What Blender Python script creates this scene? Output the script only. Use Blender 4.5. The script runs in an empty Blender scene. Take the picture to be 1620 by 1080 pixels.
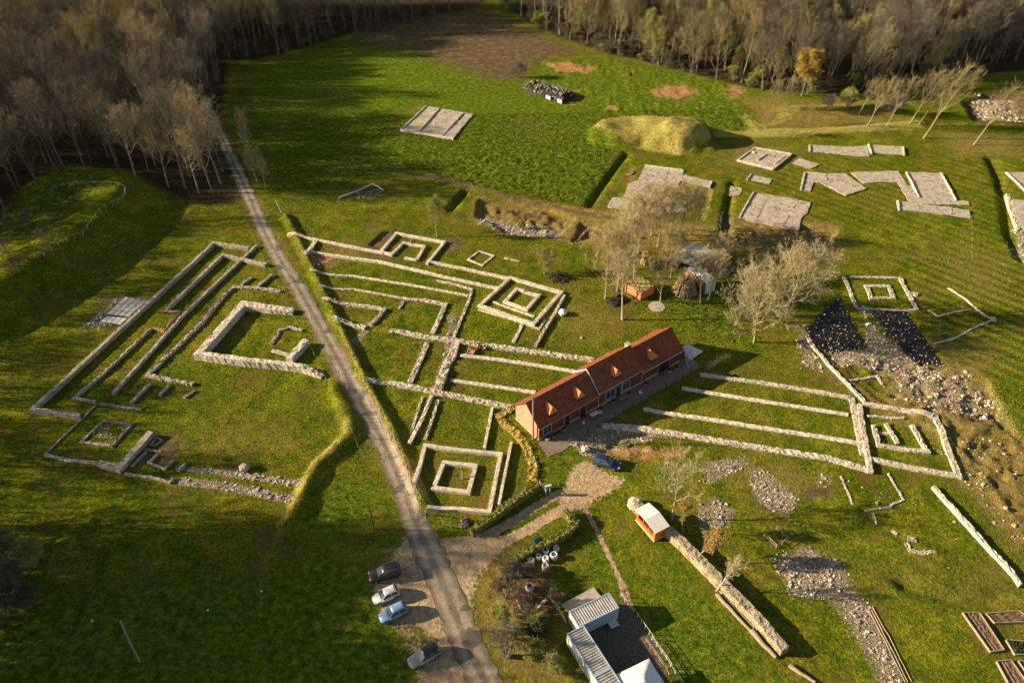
import bpy, math, random
import numpy as np
from mathutils import Vector, Matrix
R_ = math.radians
scene = bpy.context.scene
C = scene.collection
rnd = random.Random(7)
# ------------------------------------------------------------------ camera
FPX, PITCH, ROLL, H = 1280.0, R_(40), R_(-1.5), 96.0
cp, sp = math.cos(PITCH), math.sin(PITCH)
_R = Vector((1, 0, 0)); _U = Vector((0, sp, cp)); _F = Vector((0, cp, -sp))
CX = _R*math.cos(ROLL)+_U*math.sin(ROLL); CY = -_R*math.sin(ROLL)+_U*math.cos(ROLL)
cam = bpy.data.objects.new('camera', bpy.data.cameras.new('camera')); C.objects.link(cam)
cam.matrix_world = Matrix(((CX.x, CY.x, -_F.x, 0), (CX.y, CY.y, -_F.y, 0), (CX.z, CY.z, -_F.z, H), (0, 0, 0, 1)))
cam.data.sensor_width = 36; cam.data.lens = FPX/1620*36
cam.data.clip_start = 1; cam.data.clip_end = 5000
scene.camera = cam
# ------------------------------------------------------------------ light
SUN_EL, SUN_AZ = R_(20), R_(-4)      # direction the light travels in plan: SUN_AZ from +x
w = bpy.data.worlds.new('World'); scene.world = w; w.use_nodes = True
nt = w.node_tree; bg = nt.nodes['Background']
sky = nt.nodes.new('ShaderNodeTexSky'); sky.sky_type = 'NISHITA'; sky.sun_disc = False
sky.sun_elevation = SUN_EL; sky.sun_rotation = R_(270)-SUN_AZ
hs_ = nt.nodes.new('ShaderNodeHueSaturation'); hs_.inputs['Saturation'].default_value = .8; nt.links.new(sky.outputs[0], hs_.inputs['Color']); nt.links.new(hs_.outputs[0], bg.inputs[0]); bg.inputs[1].default_value = 0.05
sl = bpy.data.lights.new('sun', 'SUN'); sl.energy = 5.0; sl.angle = R_(0.5); sl.color = (1.0, 0.80, 0.55)
so = bpy.data.objects.new('sun', sl); C.objects.link(so)
ld = Vector((math.cos(SUN_AZ)*math.cos(SUN_EL), math.sin(SUN_AZ)*math.cos(SUN_EL), -math.sin(SUN_EL)))
so.rotation_euler = ld.to_track_quat('-Z', 'Y').to_euler(); so.location = (0, 0, 200)
scene.view_settings.view_transform = 'Standard'; scene.view_settings.look = 'None'
scene.view_settings.exposure = 1.14; scene.view_settings.gamma = 1

# ------------------------------------------------------------------ photo pixel -> point on level z
def G0(px, py, z=0.0):
    u = (px-810)/FPX; v = (540-py)/FPX
    d = CX*u+CY*v+_F; t = (z-H)/d.z
    return np.array((d.x*t, d.y*t))
def gp(pts, z=0.0): return [G0(a, b, z) for a, b in pts]
# ------------------------------------------------------------------ noise and terrain
_lat = np.random.RandomState(3).rand(256, 256)
def vn(x, y, s, off=0):
    x = np.asarray(x, float)/s+off*17.3+1000; y = np.asarray(y, float)/s+off*9.1+1000
    xi = np.floor(x).astype(int); yi = np.floor(y).astype(int)
    fx = x-xi; fy = y-yi; fx = fx*fx*(3-2*fx); fy = fy*fy*(3-2*fy)
    a = _lat[xi % 256, yi % 256]; b = _lat[(xi+1) % 256, yi % 256]; c = _lat[xi % 256, (yi+1) % 256]; d = _lat[(xi+1) % 256, (yi+1) % 256]
    return (a*(1-fx)+b*fx)*(1-fy)+(c*(1-fx)+d*fx)*fy-0.5
def seg_sdist(x, y, P):          # distance to polyline, sign + on the right hand side
    best = np.full(x.shape, 1e9); sg = np.ones(x.shape)
    for a, b in zip(P[:-1], P[1:]):
        dx, dy = b-a; L2 = dx*dx+dy*dy+1e-9
        t = np.clip(((x-a[0])*dx+(y-a[1])*dy)/L2, 0, 1)
        d = np.hypot(x-a[0]-t*dx, y-a[1]-t*dy)
        s = np.sign((x-a[0])*dy-(y-a[1])*dx)
        m = d < best; best = np.where(m, d, best); sg = np.where(m, s, sg)
    return best, sg
def poly_in(x, y, P):            # signed distance to polygon, + inside
    d, _ = seg_sdist(x, y, list(P)+[P[0]])
    ins = np.zeros(x.shape, bool); n = len(P)
    for i in range(n):
        x1, y1 = P[i]; x2, y2 = P[(i+1) % n]
        if y1 == y2: continue
        c = ((y1 > y) != (y2 > y)) & (x < (x2-x1)*(y-y1)/(y2-y1)+x1)
        ins ^= c
    return np.where(ins, d, -d)
# ridges: (px polyline, height, half width left, half width right)
RIDGES = [
 ([(452, 345), (484, 410), (520, 487), (550, 550), (580, 612), (618, 680), (645, 740), (668, 800)], 1.0, 1.3, 0.7),
 ([(528, 620), (540, 645), (551, 672), (550, 692), (530, 712), (500, 738), (488, 762), (474, 795), (455, 835), (432, 890)], 1.25, 2.2, 0.9),
 ([(70, 908), (108, 880), (132, 850)], 1.0, 3, 1.2),
 ([(70, 318), (110, 296), (196, 300), (201, 322), (170, 362), (110, 412), (30, 470), (-60, 520)], 5.0, 6, 8),
 ([(10, 420), (70, 370), (110, 340)], 3.5, 9, 9),
 ([(978, 214), (1010, 211), (1060, 214), (1086, 221)], -3.6, 6.8, 6.8),
 ([(1066, 226), (1088, 225)], -2.2, 4.2, 4.2),
 ([(985, 216), (1000, 213)], -1.0, 3.5, 3.5),
 ([(1200, 205), (1300, 212), (1400, 203), (1455, 195)], 0.8, 3, 2.0),
 ([(1250, 175), (1330, 180), (1400, 170)], 1.2, 4, 4),
 ([(990, 243), (960, 283), (931, 325)], -1.0, 1.0, 0.8),
 ([(1159, 290), (1150, 330), (1141, 390)], -1.0, 1.0, 0.8),
 ([(1566, 250), (1578, 275), (1590, 320), (1598, 370), (1616, 408)], -1.1, 1.0, 0.9),
 ([(735, 302), (712, 328)], -1.2, 1.3, 0.9),
 ([(1390, 800), (1560, 885), (1640, 850)], 0.0, 1, 1),
 ([(1430, 925), (1500, 945), (1560, 948), (1625, 930)], -0.7, 1.5, 1.0),
 ([(640, 262), (700, 285), (760, 300), (860, 322), (930, 335), (1010, 345)], 0.5, 1.6, 0.7),
]
RIDGES = [(gp(a), b, c, d) for a, b, c, d in RIDGES]
PITS = [
 ([(757, 316), (800, 313), (870, 328), (908, 345), (880, 378), (800, 368), (752, 340)], 0.9, 0.5),
 ([(918, 352), (960, 358), (945, 372), (905, 385)], 0.9, 0.4),
 ([(1141, 352), (1200, 347), (1262, 356), (1325, 362), (1315, 395), (1200, 403), (1138, 388)], 0.7, 0.6),
 ([(1522, 160), (1560, 148), (1625, 150), (1625, 192), (1540, 190)], 1.0, 0.6),
 ([(1272, 545), (1330, 462), (1440, 486), (1495, 580), (1560, 600), (1590, 670), (1500, 650), (1400, 640), (1300, 560)], 0.35, 0.9),
 ([(905, 700), (940, 668), (1010, 680), (1080, 700), (1075, 722), (1000, 728), (920, 718)], 0.35, 0.8),
 ([(583, 388), (607, 366), (630, 362), (602, 393)], 0.45, 0.25),
]
PITS = [(gp(a), b, c) for a, b, c in PITS]
LUSH = [gp(p) for p in ([(660, 262), (720, 238), (860, 232), (985, 245), (930, 322), (860, 318), (740, 295)],
        [(850, 100), (960, 92), (1100, 118), (1195, 140), (1185, 165), (1200, 205), (1130, 210), (1060, 190), (960, 190), (900, 160), (835, 130)],
        [(-80, 870), (120, 930), (430, 900), (590, 868), (650, 940), (640, 1000), (700, 1120), (-200, 1200)])]
ROUGH = [gp(p) for p in ([(1141, 352), (1200, 347), (1325, 362), (1315, 395), (1200, 403), (1138, 388)],
        [(757, 316), (870, 328), (908, 345), (880, 378), (752, 340)],
        [(1290, 560), (1440, 560), (1540, 590), (1625, 700), (1625, 860), (1520, 740), (1400, 640)],
        [(1522, 160), (1625, 150), (1625, 192), (1540, 190)], [(905, 700), (940, 668), (1080, 700), (1000, 728)])]
FLATS = [(gp(p), 0) for p in ([(815, 660), (853, 702), (905, 712), (1120, 580), (1105, 545), (1060, 545)], [(985, 830), (1035, 868), (1060, 846), (1010, 808)], [(885, 960), (925, 1090), (1080, 1100), (975, 950), (940, 930)])]
def hfun(x, y):
    x = np.atleast_1d(np.asarray(x, float)); y = np.atleast_1d(np.asarray(y, float))
    z = 0.25*vn(x, y, 14, 1)+0.5*vn(x, y, 45, 2)
    for P, h, wl, wr in RIDGES:
        if h == 0: continue
        m = 3*max(wl, wr); A = np.array(P)
        k = (x > A[:, 0].min()-m) & (x < A[:, 0].max()+m) & (y > A[:, 1].min()-m) & (y < A[:, 1].max()+m)
        if not k.any(): continue
        d, s = seg_sdist(x[k], y[k], P)
        wv = np.where(s > 0, wr, wl)*(1+0.3*vn(x[k], y[k], 3, 5))
        z[k] += h*np.exp(-(d/wv)**2) if h > -2 else -h*np.exp(-(d/wv)**5)*(1+.25*vn(x[k], y[k], 4, 6))
    for P, dp, ed in PITS:
        A = np.array(P); m = 3
        k = (x > A[:, 0].min()-m) & (x < A[:, 0].max()+m) & (y > A[:, 1].min()-m) & (y < A[:, 1].max()+m)
        if not k.any(): continue
        z[k] -= dp*np.clip(0.5+poly_in(x[k], y[k], P)/ed+vn(x[k], y[k], 1.5, 3), 0, 1)
    for Ps, am, sc, o in ((LUSH, 0.34, 1.1, 7), (ROUGH, 0.7, 1.3, 8)):
        for P in Ps:
            A = np.array(P); m = 2
            k = (x > A[:, 0].min()-m) & (x < A[:, 0].max()+m) & (y > A[:, 1].min()-m) & (y < A[:, 1].max()+m)
            if not k.any(): continue
            f = np.clip(poly_in(x[k], y[k], P)/2, 0, 1)
            z[k] += f*am*(vn(x[k], y[k], sc, o)+0.5*vn(x[k], y[k], sc/2.1, o+1)+.8*vn(x[k], y[k], sc*3, o+2))
    z += 0.06*vn(x, y, 1.3, 4)
    for P, s_ in FLATS:
        A = np.array(P); k = (x > A[:, 0].min()-4) & (x < A[:, 0].max()+4) & (y > A[:, 1].min()-4) & (y < A[:, 1].max()+4)
        if k.any(): f = np.clip(1+poly_in(x[k], y[k], P)/3, 0, 1); z[k] = z[k]*(1-f)
    return z
def hz(x, y): return float(hfun(x, y)[0])
def G(px, py, z=0.0):            # point whose height above the LOCAL ground is z
    p = G0(px, py, z)
    for _ in range(4): p = G0(px, py, z+hz(*p))
    return Vector((p[0], p[1], hz(*p)))

# ------------------------------------------------------------------ materials
def mat(name, rough=0.9, spec=0.25):
    m = bpy.data.materials.new(name); m.use_nodes = True
    b = m.node_tree.nodes['Principled BSDF']; b.inputs['Roughness'].default_value = rough
    b.inputs['Specular IOR Level'].default_value = spec
    return m, m.node_tree, b
def nd(t, typ, **kw):
    n = t.nodes.new(typ)
    for k, v in kw.items():
        if k.startswith('i_'): n.inputs[k[2:].replace('_', ' ')].default_value = v
        else: setattr(n, k, v)
    return n
def ramp(t, fac, stops):
    r = t.nodes.new('ShaderNodeValToRGB'); t.links.new(fac, r.inputs[0]); e = r.color_ramp.elements
    while len(e) < len(stops): e.new(0.5)
    for k, (p, c) in zip(e, stops):
        k.position = p; k.color = (c[0], c[1], c[2], 1)
    return r.outputs[0]
def noise(t, co, scale, detail=4, rough=0.6):
    n = t.nodes.new('ShaderNodeTexNoise'); n.inputs['Scale'].default_value = scale
    n.inputs['Detail'].default_value = detail; n.inputs['Roughness'].default_value = rough
    t.links.new(co, n.inputs['Vector']); return n.outputs[0]
def vor(t, co, scale, out='Color', feat='F1', rand=1):
    n = t.nodes.new('ShaderNodeTexVoronoi'); n.inputs['Scale'].default_value = scale; n.feature = feat
    n.inputs['Randomness'].default_value = rand
    t.links.new(co, n.inputs['Vector']); return n.outputs[out]
def mix(t, fac, a, b, typ='MIX'):
    n = t.nodes.new('ShaderNodeMix'); n.data_type = 'RGBA'; n.blend_type = typ
    for s, v in ((n.inputs[0], fac), (n.inputs[6], a), (n.inputs[7], b)):
        if hasattr(v, 'links'): t.links.new(v, s)
        elif isinstance(v, (int, float)): s.default_value = v
        else: s.default_value = (v[0], v[1], v[2], 1)
    return n.outputs[2]
def mth(t, op, a, b=0.0, c=None):
    n = t.nodes.new('ShaderNodeMath'); n.operation = op
    for i, v in enumerate((a, b, c)):
        if v is None: continue
        if hasattr(v, 'links'): t.links.new(v, n.inputs[i])
        else: n.inputs[i].default_value = v
    return n.outputs[0]
def bump(t, b, h, dist, st=1.0):
    n = t.nodes.new('ShaderNodeBump'); n.inputs['Distance'].default_value = dist; n.inputs['Strength'].default_value = st
    t.links.new(h, n.inputs['Height']); t.links.new(n.outputs[0], b.inputs['Normal'])
def geo(t): return t.nodes.new('ShaderNodeNewGeometry').outputs['Position']
def smooth(t, v, lo, hi):
    n = t.nodes.new('ShaderNodeMapRange'); n.interpolation_type = 'SMOOTHSTEP'
    n.inputs['From Min'].default_value = lo; n.inputs['From Max'].default_value = hi
    t.links.new(v, n.inputs['Value']); return n.outputs[0]

def ground_material():
    m, t, b = mat('ground', 1.0, 0.0); p = geo(t)
    n1 = noise(t, p, 0.045, 5, .6); n2 = noise(t, p, 0.35, 5, .65); n3 = noise(t, p, 2.2, 4, .7); n4 = noise(t, p, 7, 3, .7)
    base = ramp(t, n1, [(0.30, (.075, .115, .007)), (0.41, (.190, .205, .016)), (0.48, (.105, .145, .010)), (0.56, (.185, .175, .020)), (0.63, (.120, .150, .011)), (0.74, (.25, .195, .035))])
    v2 = ramp(t, n2, [(0.32, (.62, .72, .62)), (0.5, (.95, .96, .92)), (0.68, (1.4, 1.2, 1.15))])
    col = mix(t, 1.0, base, v2, 'MULTIPLY')
    v3 = ramp(t, n3, [(0.34, (.38, .40, .4)), (0.5, (.95, .95, .95)), (0.66, (1.75, 1.65, 1.5))])
    col = mix(t, 0.85, col, v3, 'MULTIPLY')
    v4 = ramp(t, n4, [(0.3, (.5, .5, .5)), (0.5, (1, 1, 1)), (0.7, (1.6, 1.6, 1.55))])
    col = mix(t, 0.95, col, v4, 'MULTIPLY')
    rr = noise(t, p, .12, 6, .75); col = mix(t, mth(t, 'MULTIPLY', smooth(t, rr, .50, .66), .7), col, (.17, .115, .035))
    mw = t.nodes.new('ShaderNodeAttribute'); mw.attribute_name = 'mown'
    wv = t.nodes.new('ShaderNodeTexWave'); wv.inputs['Scale'].default_value = .18; wv.inputs['Distortion'].default_value = 1.2; wv.inputs['Detail Scale'].default_value = .25; wv.bands_direction = 'DIAGONAL'
    t.links.new(p, wv.inputs['Vector'])
    col = mix(t, mw.outputs['Fac'], col, mix(t, 1, col, ramp(t, wv.outputs[0], [(.2, (.60, .68, .65)), (.8, (1.5, 1.38, 1.25))]), 'MULTIPLY'))
    # little daisies / dead blades
    fl = smooth(t, vor(t, p, 1.6, 'Distance'), 0.10, 0.05)
    col = mix(t, mth(t, 'MULTIPLY', fl, smooth(t, n1, .48, .6)), col, (.42, .42, .3))
    def cover(name, stops, sc, lo=0.42, hi=0.58, amp=1.3, esc=0.28):
        nonlocal col
        a = t.nodes.new('ShaderNodeAttribute'); a.attribute_name = name
        e = noise(t, p, esc, 6, .7)
        f = mth(t, 'ADD', a.outputs['Fac'], mth(t, 'MULTIPLY', mth(t, 'SUBTRACT', e, 0.5), amp)); f = mth(t, 'ADD', f, mth(t, 'MULTIPLY', mth(t, 'SUBTRACT', n3, 0.5), .8))
        f = smooth(t, f, lo, hi)
        # no cover where attribute is zero
        f = mth(t, 'MULTIPLY', f, smooth(t, a.outputs['Fac'], 0.0, 0.12))
        c = ramp(t, noise(t, p, sc, 7, .72), stops)
        c = mix(t, 0.55, c, v4, 'MULTIPLY')
        col = mix(t, f, col, c)
        return f
    cover('lush', [(.34, (.035, .075, .005)), (.5, (.110, .165, .012)), (.66, (.27, .28, .03))], 1.0, .2, .8)
    cover('dry', [(.3, (.13, .095, .025)), (.5, (.25, .185, .055)), (.7, (.40, .31, .11))], 0.9, .1, .9, .3)
    cover('pale', [(.3, (.23, .21, .045)), (.5, (.38, .33, .08)), (.7, (.54, .45, .15))], 1.4, .3, .7)
    cover('litter_and_shade', [(.3, (.028, .021, .013)), (.5, (.065, .047, .028)), (.7, (.13, .095, .055))], 1.1, .4, .6, .5)
    cover('soil', [(.3, (.06, .044, .022)), (.5, (.15, .105, .055)), (.7, (.28, .20, .11))], .6, .3, .7)
    cover('orange', [(.3, (.24, .12, .045)), (.5, (.40, .22, .09)), (.7, (.55, .34, .16))], .8, .35, .65)
    cover('stone', [(.34, (.07, .06, .03)), (.48, (.22, .17, .10)), (.56, (.38, .31, .21)), (.66, (.66, .58, .46))], 3.4, .3, .7, .9)
    gf = cover('gravel', [(.3, (.26, .175, .095)), (.5, (.50, .36, .215)), (.7, (.66, .52, .35))], 1.1, .4, .6, .5)
    cover('black', [(.3, (.085, .07, .053)), (.5, (.15, .127, .10)), (.7, (.23, .195, .155))], 2.5, .45, .55, .3)
    t.links.new(col, b.inputs['Base Color'])
    h = mth(t, 'ADD', mth(t, 'MULTIPLY', n3, 1.0), mth(t, 'MULTIPLY', n4, 0.5))
    bump(t, b, h, 0.42, 1.0)
    return m
def stone_material(name, cols, scale=3.2, bd=0.05, mortar=(.35, .30, .22), dirt=0.0):
    m, t, b = mat(name, 0.95, 0.1); p = geo(t)
    c = ramp(t, mth(t, 'MULTIPLY', vor(t, p, scale), 1.0), [(i/(len(cols)-1)*0.8+0.1, k) for i, k in enumerate(cols)])
    e = vor(t, p, scale, 'Distance', 'DISTANCE_TO_EDGE')
    c = mix(t, smooth(t, e, 0.10, 0.02), c, mortar)
    n = noise(t, p, 1.3, 6, .7)
    c = mix(t, 0.8, c, ramp(t, n, [(.3, (.5, .48, .45)), (.5, (.95, .95, .95)), (.7, (1.35, 1.3, 1.2))]), 'MULTIPLY')
    if dirt: c = mix(t, mth(t, 'MULTIPLY', smooth(t, noise(t, p, .7, 5, .7), .5, .62), dirt), c, (.10, .11, .03))
    t.links.new(c, b.inputs['Base Color'])
    bump(t, b, mth(t, 'ADD', smooth(t, e, 0, .15), mth(t, 'MULTIPLY', noise(t, p, 6, 3, .7), .8)), bd, .8)
    return m
def plain(name, col, rough=0.8, var=0.25, sc=3.0, spec=0.3, bd=0.0, metal=0.0):
    m, t, b = mat(name, rough, spec); p = geo(t)
    n = noise(t, p, sc, 5, .65)
    k = ramp(t, n, [(.3, (1-var,)*3), (.7, (1+var,)*3)])
    t.links.new(mix(t, 1.0, col, k, 'MULTIPLY'), b.inputs['Base Color'])
    b.inputs['Metallic'].default_value = metal
    if bd: bump(t, b, n, bd)
    return m
M = {}
M['ground'] = ground_material()
M['cream'] = stone_material('cream_stone', [(.58, .50, .38), (.72, .64, .51), (.80, .73, .61)], 4.5, .04, (.62, .54, .42), .15)
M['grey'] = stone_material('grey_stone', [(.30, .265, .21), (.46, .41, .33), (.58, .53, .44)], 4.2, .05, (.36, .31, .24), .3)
M['flint'] = stone_material('flint_rubble', [(.42, .34, .24), (.66, .57, .45), (.85, .79, .69), (.56, .47, .35)], 4.2, .06, (.46, .38, .26), .35)
M['brickrubble'] = stone_material('brick_rubble', [(.36, .14, .07), (.52, .23, .13), (.55, .42, .30), (.46, .18, .10)], 3.0, .08, (.25, .17, .11), .2)
M['pad'] = stone_material('gravel_bed', [(.44, .37, .29), (.58, .50, .40), (.68, .60, .49)], 5.0, .06, (.46, .39, .30), .45)
M['loose'] = stone_material('loose_stones', [(.22, .18, .12), (.42, .34, .25), (.66, .57, .45), (.84, .79, .69)], 1.9, .04, (.4, .34, .26))
M['asphalt'] = None
M['golden'] = stone_material('mossy_golden_stone', [(.32, .25, .14), (.50, .41, .27), (.66, .57, .42), (.42, .34, .22)], 4.6, .07, (.32, .26, .16), .5)
def asphalt():
    m, t, b = mat('road_asphalt', .85, .2); p = geo(t)
    a = t.nodes.new('ShaderNodeAttribute'); a.attribute_name = 'across'; u = a.outputs['Fac']
    c = ramp(t, noise(t, p, .4, 6, .75), [(.3, (.16, .13, .095)), (.45, (.24, .20, .15)), (.55, (.29, .24, .18)), (.7, (.40, .33, .24))])
    wn = mth(t, 'ADD', mth(t, 'ABSOLUTE', u), mth(t, 'MULTIPLY', mth(t, 'SUBTRACT', noise(t, p, .7, 4, .7), .5), .35))
    tr = ramp(t, wn, [(0, (.72, .72, .72)), (.16, (.78, .78, .76)), (.30, (1.25, 1.22, 1.18)), (.55, (1.2, 1.18, 1.1)), (.72, (.85, .83, .78)), (.92, (.65, .62, .5)), (1, (.55, .56, .35))])
    c = mix(t, 1, c, tr, 'MULTIPLY')
    c = mix(t, .7, c, ramp(t, noise(t, p, 5, 4, .75), [(.3, (.5, .5, .5)), (.5, (1, 1, 1)), (.7, (1.5, 1.5, 1.45))]), 'MULTIPLY')
    pt = smooth(t, noise(t, p, .22, 2, .5), .60, .62); c = mix(t, mth(t, 'MULTIPLY', pt, .7), c, (.075, .068, .06))
    t.links.new(c, b.inputs['Base Color']); bump(t, b, noise(t, p, 5, 3, .7), .05); return m
M['asphalt'] = asphalt()
def tiles():
    m, t, b = mat('clay_roof_tiles', .8, .2)
    tc = t.nodes.new('ShaderNodeTexCoord').outputs['Object']
    br = t.nodes.new('ShaderNodeTexBrick'); br.inputs['Scale'].default_value = 1
    br.inputs['Brick Width'].default_value = .30; br.inputs['Row Height'].default_value = .22
    br.inputs['Mortar Size'].default_value = .022; br.inputs['Color1'].default_value = (.26, .080, .040, 1)
    br.inputs['Color2'].default_value = (.42, .135, .060, 1); br.inputs['Mortar'].default_value = (.09, .03, .02, 1)
    t.links.new(tc, br.inputs['Vector'])
    c = mix(t, .8, br.outputs[0], ramp(t, noise(t, tc, .8, 6, .7), [(.3, (.55, .5, .5)), (.5, (1, .95, .9)), (.7, (1.3, 1.3, 1.25))]), 'MULTIPLY')
    c = mix(t, smooth(t, noise(t, tc, 2.3, 5, .7), .58, .68), c, (.16, .075, .045))
    t.links.new(c, b.inputs['Base Color'])
    bump(t, b, br.outputs[1], -.03, 1); return m
M['tiles'] = tiles()
def bricks():
    m, t, b = mat('red_brick', .9, .2)
    tc = t.nodes.new('ShaderNodeTexCoord').outputs['Object']
    c = ramp(t, noise(t, tc, 1.2, 6, .75), [(.3, (.085, .022, .014)), (.5, (.17, .042, .024)), (.68, (.28, .09, .055))])
    c = mix(t, .6, c, ramp(t, noise(t, tc, 9, 3, .7), [(.3, (.6, .6, .6)), (.7, (1.4, 1.35, 1.3))]), 'MULTIPLY')
    t.links.new(c, b.inputs['Base Color']); bump(t, b, noise(t, tc, 8, 3), .02); return m
M['bricks'] = bricks()
M['gable'] = plain('pale_orange_brick', (.50, .27, .17), .9, .45, 1.8)
M['plinth'] = plain('plinth_render', (.42, .36, .28), .9, .3, 2)
M['concrete'] = plain('terrace_concrete', (.21, .165, .12), .9, .25, 1.2)
M['white'] = plain('white_paint', (.74, .73, .70), .55, .08, 1.5, .4)
M['whitecloth'] = plain('white_sheet', (.72, .73, .74), .7, .08, 1.2)
M['offwhite'] = plain('dirty_white', (.60, .58, .52), .8, .2, 2)
M['bluegrey'] = plain('blue_grey_panel', (.35, .45, .54), .6, .15, 1)
M['metal'] = plain('weathered_metal', (.36, .35, .32), .6, .4, 1.5, .5)
M['dark'] = plain('dark_opening', (.02, .02, .022), .7, .2)
M['glass'] = plain('car_glass', (.045, .085, .095), .08, .05, 1, 1.0)
M['wglass'] = plain('window_glass', (.04, .05, .06), .15, .1, 1, .8)
M['rubber'] = plain('black_rubber', (.02, .02, .02), .85, .2)
M['black'] = plain('black_plastic', (.020, .018, .017), .6, .7, 3, .25, .15)
M['wood'] = plain('weathered_wood', (.34, .27, .19), .9, .35, 4)
M['wooddark'] = plain('dark_wood', (.10, .075, .05), .9, .35, 4)
M['planks'] = plain('pale_planks', (.42, .30, .18), .9, .4, 5)
M['orange'] = plain('orange_boards', (.72, .20, .035), .75, .15, 2)
M['orangebrick'] = plain('orange_clay', (.68, .22, .085), .9, .2, 2)
M['rust'] = plain('rusty_sheet', (.30, .14, .06), .9, .5, 1.5)
M['bedsoil'] = plain('bed_soil', (.17, .115, .07), 1, .5, 3, .1, .08)
M['bark'] = plain('bark_brown', (.20, .17, .125), .95, .35, 2)
M['barkpale'] = plain('bark_pale', (.34, .27, .175), .95, .3, 2)
M['twig'] = plain('twig_brown', (.165, .138, .102), .95, .5, .12)
M['twiggold'] = plain('twig_gold', (.30, .24, .105), .95, .4, .15)
M['twigpale'] = plain('twig_pale', (.38, .30, .17), .95, .25, .3)
M['leaf'] = plain('young_leaves', (.26, .29, .03), .8, .4, .6)
M['leafgold'] = plain('golden_catkins', (.42, .28, .05), .8, .3, .6)
M['tuft'] = plain('grass_tufts', (.155, .175, .018), .95, .6, .35, .15)
M['tuftdry'] = plain('dry_grass_tufts', (.36, .31, .08), .95, .4, .6, .15)
M['hedge'] = plain('hedge_leaves', (.17, .17, .035), .9, .5, 2)
M['hedgey'] = plain('yellow_hedge', (.42, .33, .07), .9, .35, 2)
M['evergreen'] = plain('dark_leaves', (.05, .065, .02), .8, .5, 1.5)
M['barkwhite'] = plain('bark_white', (.42, .35, .23), .95, .25, 2)
M['twigwhite'] = plain('twig_white', (.44, .37, .20), .95, .25, .3)
M['frame'] = plain('window_paint', (.38, .37, .33), .6, .2)
M['teal'] = plain('teal_paint', (.08, .33, .30), .5, .1)
M['greenbin'] = plain('green_plastic', (.02, .06, .05), .5, .1)
M['red'] = plain('red_paint', (.55, .12, .10), .6, .2)
M['chrome'] = plain('silver_trim', (.6, .6, .6), .3, .05, 1, .5, 0, .8)
M['lamp'] = plain('headlamp_glass', (.65, .68, .7), .15, .05, 1, .9)
M['tail'] = plain('tail_lamp', (.35, .02, .02), .3, .05)
def paint(n, c): 
    M[n] = plain(n, c, .28, .04, 1, .6); return M[n]

# ------------------------------------------------------------------ object helpers
def tag(o, label=None, cat=None, group=None, kind=None):
    if label: o['label'] = label
    if cat: o['category'] = cat
    if group: o['group'] = group
    if kind: o['kind'] = kind
    return o
def empty(name, loc=(0, 0, 0), rz=0.0):
    o = bpy.data.objects.new(name, None); C.objects.link(o); o.location = loc; o.rotation_euler = (0, 0, rz)
    o.empty_display_size = .3; return o
class MB:
    def __init__(s): s.v = []; s.f = []; s.m = []
    def add(s, v, f, mi=0):
        n = len(s.v); s.v += [tuple(q) for q in v]; s.f += [tuple(i+n for i in q) for q in f]; s.m += [mi]*len(f)
    def box(s, x0, x1, y0, y1, z0, z1, mi=0, M4=None):
        v = [Vector(q) for q in ((x0, y0, z0), (x1, y0, z0), (x1, y1, z0), (x0, y1, z0), (x0, y0, z1), (x1, y0, z1), (x1, y1, z1), (x0, y1, z1))]
        if M4: v = [M4 @ q for q in v]
        s.add(v, [(3, 2, 1, 0), (4, 5, 6, 7), (0, 1, 5, 4), (1, 2, 6, 5), (2, 3, 7, 6), (3, 0, 4, 7)], mi)
    def prism(s, pts, z0, z1, mi=0):     # pts ccw in plan
        n = len(pts)
        if sum(pts[i][0]*pts[(i+1) % n][1]-pts[(i+1) % n][0]*pts[i][1] for i in range(n)) < 0: pts = pts[::-1]
        z0 = z0 if isinstance(z0, (list, tuple)) else [z0]*n; z1 = z1 if isinstance(z1, (list, tuple)) else [z1]*n
        v = [(p[0], p[1], a) for p, a in zip(pts, z0)]+[(p[0], p[1], a) for p, a in zip(pts, z1)]
        s.add(v, [tuple(range(n))[::-1], tuple(range(n, 2*n))]+[(i, (i+1) % n, n+(i+1) % n, n+i) for i in range(n)], mi)
    def tube(s, pts, rad, k=6, mi=0, cap=True):
        pts = [Vector(p) for p in pts]; rings = []
        for i, p in enumerate(pts):
            d = (pts[min(i+1, len(pts)-1)]-pts[max(i-1, 0)]).normalized()
            a = d.cross(Vector((0.13, 0.29, 1) if abs(d.z) < .9 else (1, .1, 0))).normalized(); b = d.cross(a)
            r = rad[i] if isinstance(rad, (list, tuple)) else rad
            rings.append([p+a*(r*math.cos(2*math.pi*j/k))+b*(r*math.sin(2*math.pi*j/k)) for j in range(k)])
        v = [q for r in rings for q in r]; f = []
        for i in range(len(rings)-1):
            for j in range(k): f.append((i*k+j, i*k+(j+1) % k, (i+1)*k+(j+1) % k, (i+1)*k+j))
        if cap: f += [tuple(range(k))[::-1], tuple((len(rings)-1)*k+j for j in range(k))]
        s.add(v, f, mi)
    def build(s, name, mats, parent=None, smooth_=False):
        me = bpy.data.meshes.new(name); me.from_pydata(s.v, [], s.f); 
        mats = mats if isinstance(mats, (list, tuple)) else [mats]
        for q in mats: me.materials.append(q)
        if len(mats) > 1: me.polygons.foreach_set('material_index', s.m)
        if smooth_: me.polygons.foreach_set('use_smooth', [True]*len(s.f))
        o = bpy.data.objects.new(name, me); C.objects.link(o)
        if parent: o.parent = parent
        return o
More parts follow.
